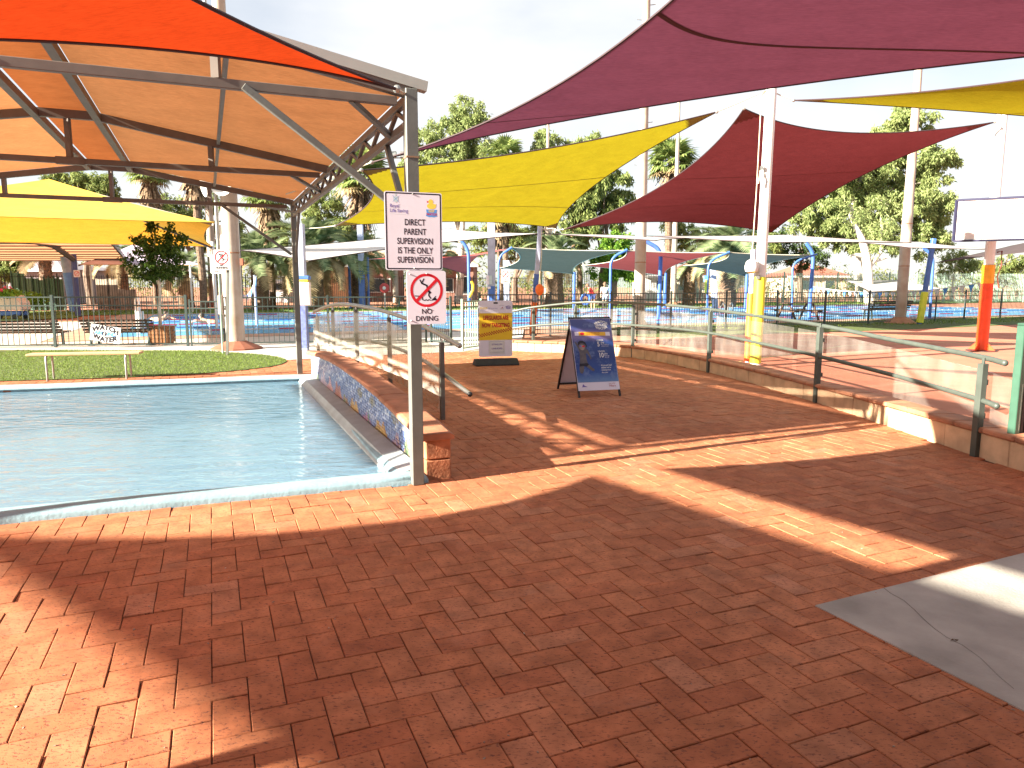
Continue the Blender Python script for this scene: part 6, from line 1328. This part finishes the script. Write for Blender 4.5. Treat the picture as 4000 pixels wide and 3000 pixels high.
leafcloud('crown', wt, [(P(3400+random.gauss(0, 70), 880+random.gauss(0, 60)).x, 60+random.gauss(0, 1.5), P(3400, 880+random.gauss(0, 50)).z, .7) for q in range(26)], 70, .05, .34, 1.2, L_gum2, 9)
gum('grey green gum tree at the far right edge behind the dark sail', 3920, 82, [(3850, 1050, 60, 45, 24), (3930, 1045, 70, 50, 30), (4020, 1040, 70, 60, 26), (4100, 1000, 60, 70, 16)], L_gum, m_barkd, 70, 6, .2, 5, name='gum_tree')
gum('thin pale gum tree between the right light pole and the backboard', 3715, 74, [(3720, 1000, 50, 70, 16), (3760, 1040, 50, 40, 16), (3680, 1050, 40, 50, 12)], L_gum2, m_bark, 50, 7, .14, 6)
gum('loose gum tree behind the NO RUNNING sign light pole', 720, 62, [(700, 830, 90, 70, 40), (780, 900, 80, 70, 36), (640, 930, 80, 60, 30), (830, 800, 60, 60, 20), (860, 930, 60, 80, 26)], L_gum, m_barkd, 75, 8, .3)
gum('round gum tree between the shelter truss and the sign', 1290, 66, [(1290, 800, 70, 60, 34), (1350, 880, 70, 60, 30), (1230, 860, 50, 50, 20), (1400, 920, 60, 60, 24)], L_gum, m_barkd, 70, 10, .28)
gum('gum tree seen between the yellow canopy top and the orange roof', 360, 58, [(330, 690, 70, 40, 24), (430, 740, 70, 60, 30), (260, 700, 50, 40, 14), (400, 800, 80, 60, 20)], L_gum, m_barkd, 70, 11, .3)
gum('dark green tree at the far left above the green panel fence', 10, 52, [(0, 1010, 60, 50, 24), (70, 1030, 60, 40, 20), (30, 1060, 60, 30, 14)], L_gum, m_barkd, 70, 12, .2, 4)
gum('dense dark gum tree behind the wide pale grey sail', 2010, 64, [(1960, 920, 90, 60, 34), (2050, 960, 80, 60, 34), (2120, 900, 70, 80, 30), (1880, 940, 70, 60, 24)], L_gum, m_barkd, 75, 13, .3)
gum('brownish gum tree behind the blue green sail', 2720, 70, [(2700, 920, 90, 60, 34), (2620, 880, 60, 70, 24), (2790, 980, 80, 50, 26), (2960, 960, 90, 60, 34)], L_gum, m_barkd, 75, 14, .3)
gum('dark green bush tree left of the huge gum tree', 3120, 72, [(3060, 980, 80, 60, 34), (3150, 1010, 80, 50, 30), (3010, 930, 60, 60, 24)], L_dk, m_barkd, 70, 15, .3, ll=.26)
gum('pale gum tree behind the second fan palm', 1620, 64, [(1610, 640, 60, 60, 22), (1540, 720, 60, 70, 24), (1660, 720, 70, 60, 24)], L_gum2, m_bark, 70, 16, .25)
gum('yellow green gum trees left of the meter box', 1020, 70, [(990, 980, 70, 60, 30), (1080, 950, 70, 60, 30), (930, 900, 50, 60, 16), (1120, 880, 50, 50, 14)], L_gum, m_barkd, 70, 17, .25)
# low scrub beyond the boundary fence, nobody could count it
r_ = random.Random(4); cl = []
for i in range(420):
    t = at(r_.uniform(-250, 4300), 1200, r_.uniform(76, 112)); p = (t.x, t.y); z = r_.uniform(.3, 2.6)*(1 if r_.random() < .7 else 1.5); cl.append((p[0], p[1], z, r_.uniform(.8, 1.8)))
sc = leafcloud('scrub_foliage', None, cl, 60, .07, .40, .6, leafmat('scrub_leaves', (.06, .09, .03), (.22, .24, .08), .35), 20); sc['kind'] = 'stuff'
# planter tree
ptree = thing('young_tree', 'young dark leaved tree with a pale forked trunk growing in the timber planter', 'tree', (PCX, PCY, .42))
zt = [at(615, y, PCY).z for y in (1285, 1200, 1150, 1110, 1050)]
MB().tube([Vector((PCX-.03, PCY, .40)), Vector((PCX-.02, PCY, .9)), Vector((PCX+.02, PCY, 1.3)), Vector((PCX+.02, PCY, 1.55))], [.05, .04, .035, .03], 8).build('trunk', m_bark, ptree, smooth=True)
for dx, dz, y in ((-.35, 1.0, 0), (.38, 1.0, .1), (.02, 1.25, -.1), (-.15, 1.1, .2)): MB().tube([Vector((PCX+.02, PCY, 1.5)), Vector((PCX+dx*.45, PCY+y, 1.5+dz*.4)), Vector((PCX+dx, PCY+y, 1.5+dz))], [.028, .02, .008], 6).build('limb', m_bark, ptree, smooth=True)
rr_ = random.Random(3); cl = []
for cx, cz, rx, rz_, n in ((-.12, 2.05, .72, .45, 60), (.2, 2.2, .62, .50, 50), (.05, 2.5, .55, .36, 30), (-.1, 2.95, .13, .28, 9), (.42, 2.86, .15, .24, 9), (-.5, 2.62, .13, .2, 5), (.72, 2.66, .12, .16, 5), (.0, 1.7, .6, .2, 22)):
    for q in range(n):
        a = rr_.random()*6.28; b = math.asin(rr_.uniform(-1, 1)); s = rr_.random()**.4; cl.append((PCX+cx+rx*s*math.cos(a)*math.cos(b), PCY+rx*s*math.sin(a)*math.cos(b), cz+rz_*s*math.sin(b), .10))
leafcloud('crown', ptree, cl, 26, .026, .085, .5, L_pot, 21)
# flowers on the cart
fl = thing('flower_plant', 'leafy plant with pink red flowers on top of the white cart', 'plant', tuple(at(50, 1156, 31.5))); c = at(25, 1150, 31.5)
leafcloud('foliage', fl, [(c.x+random.uniform(-.4, .5), 31.5+random.gauss(0, .2), c.z+random.uniform(-.05, .15), .16) for q in range(22)], 26, .04, .16, -.2, L_br, 30)
leafcloud('flower', fl, [(c.x-.1+random.gauss(0, .15), 31.3, c.z+.2+random.gauss(0, .05), .09) for q in range(6)], 16, .05, .09, -.4, M('pink_flower', (.70, .08, .14), .6), 31)
for q in range(5): MB().tube([c+Vector((random.uniform(-.3, .3), 0, -.12)), c+Vector((random.uniform(-.4, .4), 0, .15))], .01, 4).build('stem', m_fencegreen, fl)
sh2 = thing('fern_shrub', 'low feathery green shrub right of the cart behind the fence', 'shrub', tuple(at(105, 1165, 37))); c = at(105, 1158, 37)
leafcloud('foliage', sh2, [(c.x+random.uniform(-.6, .7), 37+random.gauss(0, .3), c.z+random.uniform(-.35, .15)-.2*abs(random.gauss(0, .5)), .22) for q in range(26)], 30, .03, .24, -.1, L_br, 32); MB().tube([Vector((c.x, 37, 0)), c], .05, 6).build('stem', m_barkd, sh2)

# palms -----------------------------------------------------------------
L_fan = leafmat('fan_palm_leaf', (.09, .15, .04), (.28, .33, .11), .35); L_date = leafmat('date_palm_leaf', (.08, .13, .055), (.26, .31, .16), .35); L_dry = leafmat('dry_palm_leaf', (.26, .19, .10), (.42, .33, .19), .3)
def fan_frond(R, seed, dry=False):
    r = random.Random(seed); mb = MB(); n = 22; st = .55*R
    mb.add([(0, -.015*R, 0), (st, -.012*R, .02*R), (st, .012*R, .02*R), (0, .015*R, 0)], [(0, 1, 2, 3)])
    for i in range(n):
        a = (i/(n-1)-.5)*rad(250); L_ = R*(.62-.12*abs(i/(n-1)-.5))*r.uniform(.85, 1.1); d = Vector((math.cos(a), math.sin(a), .12*math.cos(a*2))); s = Vector((-math.sin(a), math.cos(a), 0))*.05*R
        m = Vector((st, 0, .02*R)); tip = m+d*L_-Vector((0, 0, r.uniform(.18, .42)*L_)); mb.add([m, m+d*L_*.55-s*.9, tip, m+d*L_*.55+s*.9], [(0, 1, 2, 3)])
    return mb.mesh('frond', L_dry if dry else L_fan, fix=False)
def feather_frond(R, seed, mat):
    r = random.Random(seed); mb = MB(); n = 34; V = []
    f = lambda t: Vector((R*(t-.10*t*t), 0, R*(.30*t-.62*t*t*t)))
    for i in range(12):
        a, b = f(i/12), f((i+1)/12); w = .028*R*(1-i/12)+.004*R; mb.add([a-Vector((0, w*.4, 0)), b-Vector((0, w*.3, 0)), b+Vector((0, w*.3, 0)), a+Vector((0, w*.4, 0))], [(0, 1, 2, 3)])
    for i in range(n):
        t = .12+.86*i/n; p = f(t); d = (f(min(1, t+.03))-p).normalized(); L_ = R*.26*(1-.55*abs(t-.45)/.55)
        for s in (-1, 1):
            q = (d*.55+Vector((0, s*.8, .28))).normalized()*L_*r.uniform(.85, 1.1); q.z -= .16*L_; w = d*.020*R; mb.add([p-w, p+q*.5-w*.4, p+q, p+q*.5+w*.6, p+w], [(0, 1, 2, 3, 4)])
    return mb.mesh('frond', mat, fix=False)
FAN = [fan_frond(1.0, s) for s in range(3)]; FAND = [fan_frond(1.0, s+9, True) for s in range(2)]; FEA = [feather_frond(1.0, s, L_date) for s in range(3)]; FEAD = [feather_frond(1.0, s+5, L_dry) for s in range(2)]
def put(me, parent, loc, yaw, pitch, sc, roll=0):
    o = D.objects.new('frond', me); COL.objects.link(o); o.parent = parent; o.location = Vector(loc)-org(parent)
    o.rotation_mode = 'QUATERNION'; o.rotation_quaternion = (Matrix.Rotation(yaw, 3, 'Z')@Matrix.Rotation(-pitch, 3, 'Y')@Matrix.Rotation(roll, 3, 'X')).to_quaternion(); o.scale = (sc, sc, sc)
def fan_palm(label, px, ytop, Y, tr, R, skirt, seed, nf=30):
    r = random.Random(seed); b = Vector(bp(px, Y)); zt = zof(ytop, Y); o = thing('fan_palm', label, 'palm tree', tuple(b), 'palms around the pool'); t = b+Vector((0, 0, zt))
    nseg = 26; MB().tube([b+Vector((math.sin(k*.3)*.05, 0, zt*k/nseg)) for k in range(nseg+1)], [tr*(1.25 if k == 0 else 1.0+.07*(k % 2)) for k in range(nseg+1)], 10).build('trunk', m_brown, o, smooth=False)
    bo = MB()
    for k in range(int(zt*5)):
        a = k*2.4; z = zt*.3+k*.7*zt/max(1, int(zt*5)); p = b+Vector((math.cos(a)*tr, math.sin(a)*tr, z)); q = Vector((math.cos(a), math.sin(a), .9)).normalized()*.2; w = Vector((-math.sin(a), math.cos(a), 0))*.05; bo.add([p-w, p+w, p+q], [(0, 1, 2)])
    bo.build('leaf_base', m_skirt, o, kind='stuff', fix=False)
    if skirt:
        sk_ = MB()
        for k in range(260):
            a = r.random()*6.28; z = zt-.2-r.random()*skirt; q = b+Vector((math.cos(a)*tr*1.1, math.sin(a)*tr*1.1, z)); rr2 = r.uniform(.25, .6)*R*(.55+.45*(1-(zt-z)/(skirt+.2))); e = q+Vector((math.cos(a)*rr2, math.sin(a)*rr2, -r.uniform(.5, 1.1)*R)); w = Vector((-math.sin(a), math.cos(a), 0))*.07; sk_.add([q-w*.4, e-w, e+w*.6, q+w*.4], [(0, 1, 2, 3)])
        sk_.build('dead_skirt', m_skirt, o, kind='stuff', fix=False)
    for k in range(nf):
        pit = math.asin(min(1, max(-1, 1-1.55*(k+.5)/nf))); put(FAN[k % 3] if k < nf*.88 else FAND[k % 2], o, t+Vector((0, 0, -.25*k/nf)), k*2.39996+r.gauss(0, .15), pit, R*r.uniform(.85, 1.1))
def date_palm(label, px, ycrown, Y, tr, R, seed, nf=34, dry=.2, lo=-.75):
    r = random.Random(seed); b = Vector(bp(px, Y)); zt = zof(ycrown, Y); o = thing('date_palm', label, 'palm tree', tuple(b), 'palms around the pool'); t = b+Vector((0, 0, zt))
    MB().tube([b+Vector((0, 0, zt*k/18)) for k in range(19)], [tr*(1.3-.3*k/18+.06*(k % 2)) for k in range(19)], 11).build('trunk', m_brown, o)
    bo = MB()
    for k in range(int(zt*26)):
        a = k*2.4; z = .2+(zt-.2)*k/max(1, int(zt*26)); rr2 = tr*1.12; p = b+Vector((math.cos(a)*rr2, math.sin(a)*rr2, z)); q = Vector((math.cos(a), math.sin(a), 1.2)).normalized()*.22; w = Vector((-math.sin(a), math.cos(a), 0))*.08; bo.add([p-w, p+w, p+q], [(0, 1, 2)])
    bo.build('leaf_base', m_skirt, o, kind='stuff', fix=False)
    for k in range(nf):
        f = (k+.5)/nf; pit = 1.25+(lo-1.25)*f; put(FEAD[k % 2] if f > 1-dry else FEA[k % 3], o, t, k*2.39996+r.gauss(0, .12), pit, R*r.uniform(.85, 1.08)*(.75+.25*min(1, f*2.5)), r.gauss(0, .3))
fan_palm('tall fan palm hidden by the orange roof, its brown skirt hanging above the yellow canopy', 615, 670, 50, .24, 1.5, 1.6, 1)
fan_palm('slim rough trunk of a fan palm left of the far pale light pole', 795, 640, 40, .19, 1.4, .8, 2)
fan_palm('fan palm with a big shaggy brown skirt right of the nearest light pole', 1066, 765, 46, .19, 1.6, 1.5, 3)
fan_palm('fan palm behind the shelter truss with its crown cut by the mustard sail', 1425, 690, 50, .22, 2.1, 1.4, 4)
fan_palm('spiky fan palm standing above the mustard sail', 1975, 610, 52, .20, 1.5, .6, 5)
fan_palm('full fan palm with hanging skirt between the mustard and maroon sails', 2605, 630, 54, .25, 1.9, 2.4, 6, 40)
fan_palm('slender fan palm behind the mustard sail near the leaning pole', 2262, 800, 56, .18, 2.0, 1.4, 7)
fan_palm('slim fan palm trunk behind the small NO DIVING sign', 1955, 830, 50, .19, 1.5, .9, 8)
date_palm('date palm with wide arching fronds behind the pale grey sail at the left', 1018, 1010, 44, .42, 3.0, 11)
date_palm('largest date palm right of the meter box with dense dark fronds', 1228, 985, 45, .50, 3.6, 12, 46, .25)
date_palm('date palm left of the supervision sign', 1405, 1000, 48, .42, 3.0, 13)
date_palm('date palm with dark trunk behind the grey green sail', 2165, 1000, 50, .50, 3.0, 14)
date_palm('stout date palm behind the tall white padded pole', 2828, 985, 50, .62, 3.5, 15, 46)
date_palm('small date palm beside the far pale light pole', 2690, 1040, 54, .36, 2.2, 16, 28)
date_palm('dry tan date palm drooping behind the far left awning', 190, 1010, 50, .36, 2.6, 17, 18, .9, -.5)
date_palm('dry date palm with tan fronds behind the planter tree', 480, 1020, 50, .40, 2.5, 18, 24, .5, -.6)
date_palm('dark date palm right of the planter tree', 730, 1060, 50, .40, 2.6, 19, 32, .2)
date_palm('date palm behind the faded red sail left of the blue post', 1700, 1010, 52, .42, 2.8, 22, 34)

# unseen kiosk and verandah added to keep sky light off the near paving
kk = thing('sky_blocker_kiosk', 'unseen brick kiosk with a deep verandah, added behind the viewer to block sky light', 'building', (3, -6.5, 0))
MB().box((3.2, -7.0, 1.6), (13, 5.0, 3.2)).build('wall', M('blocker_brick', (.34, .20, .13), .85, .2, 6), kk)
MB().add([(-3.5, 1.1, 3.02), (10.2, 1.1, 3.02), (10.2, -4.6, 3.35), (-3.5, -4.6, 3.35), (-3.5, 1.1, 3.08), (10.2, 1.1, 3.08), (10.2, -4.6, 3.41), (-3.5, -4.6, 3.41)], [(0, 1, 2, 3), (7, 6, 5, 4), (0, 4, 5, 1), (1, 5, 6, 2), (2, 6, 7, 3), (3, 7, 4, 0)]).build('blocker_verandah', M('blocker_lining', (.30, .27, .24), .7), kk)
MB().box((3.2, -7.0, 3.5), (13.8, 5.8, .3)).build('roof', m_rt, kk)
for x in (-3.2, 9.9): MB().box((x, .95, 1.5), (.1, .1, 3.0)).build('post', m_steel, kk)
for x in (-1.5, 7.5): f_ = MB().box((x, -4.48, 1.6), (1.8, .08, 1.2)).build('window', m_white, kk); MB().box((x, -4.42, 1.6), (1.6, .03, 1.0)).build('pane', D.materials['dark_glass'], f_)
dd_ = MB().box((3.0, -4.47, 1.05), (1.0, .06, 2.1)).build('door', m_gpost, kk); MB().ball((3.4, -4.4, 1.05), .04).build('handle', m_galv, dd_)
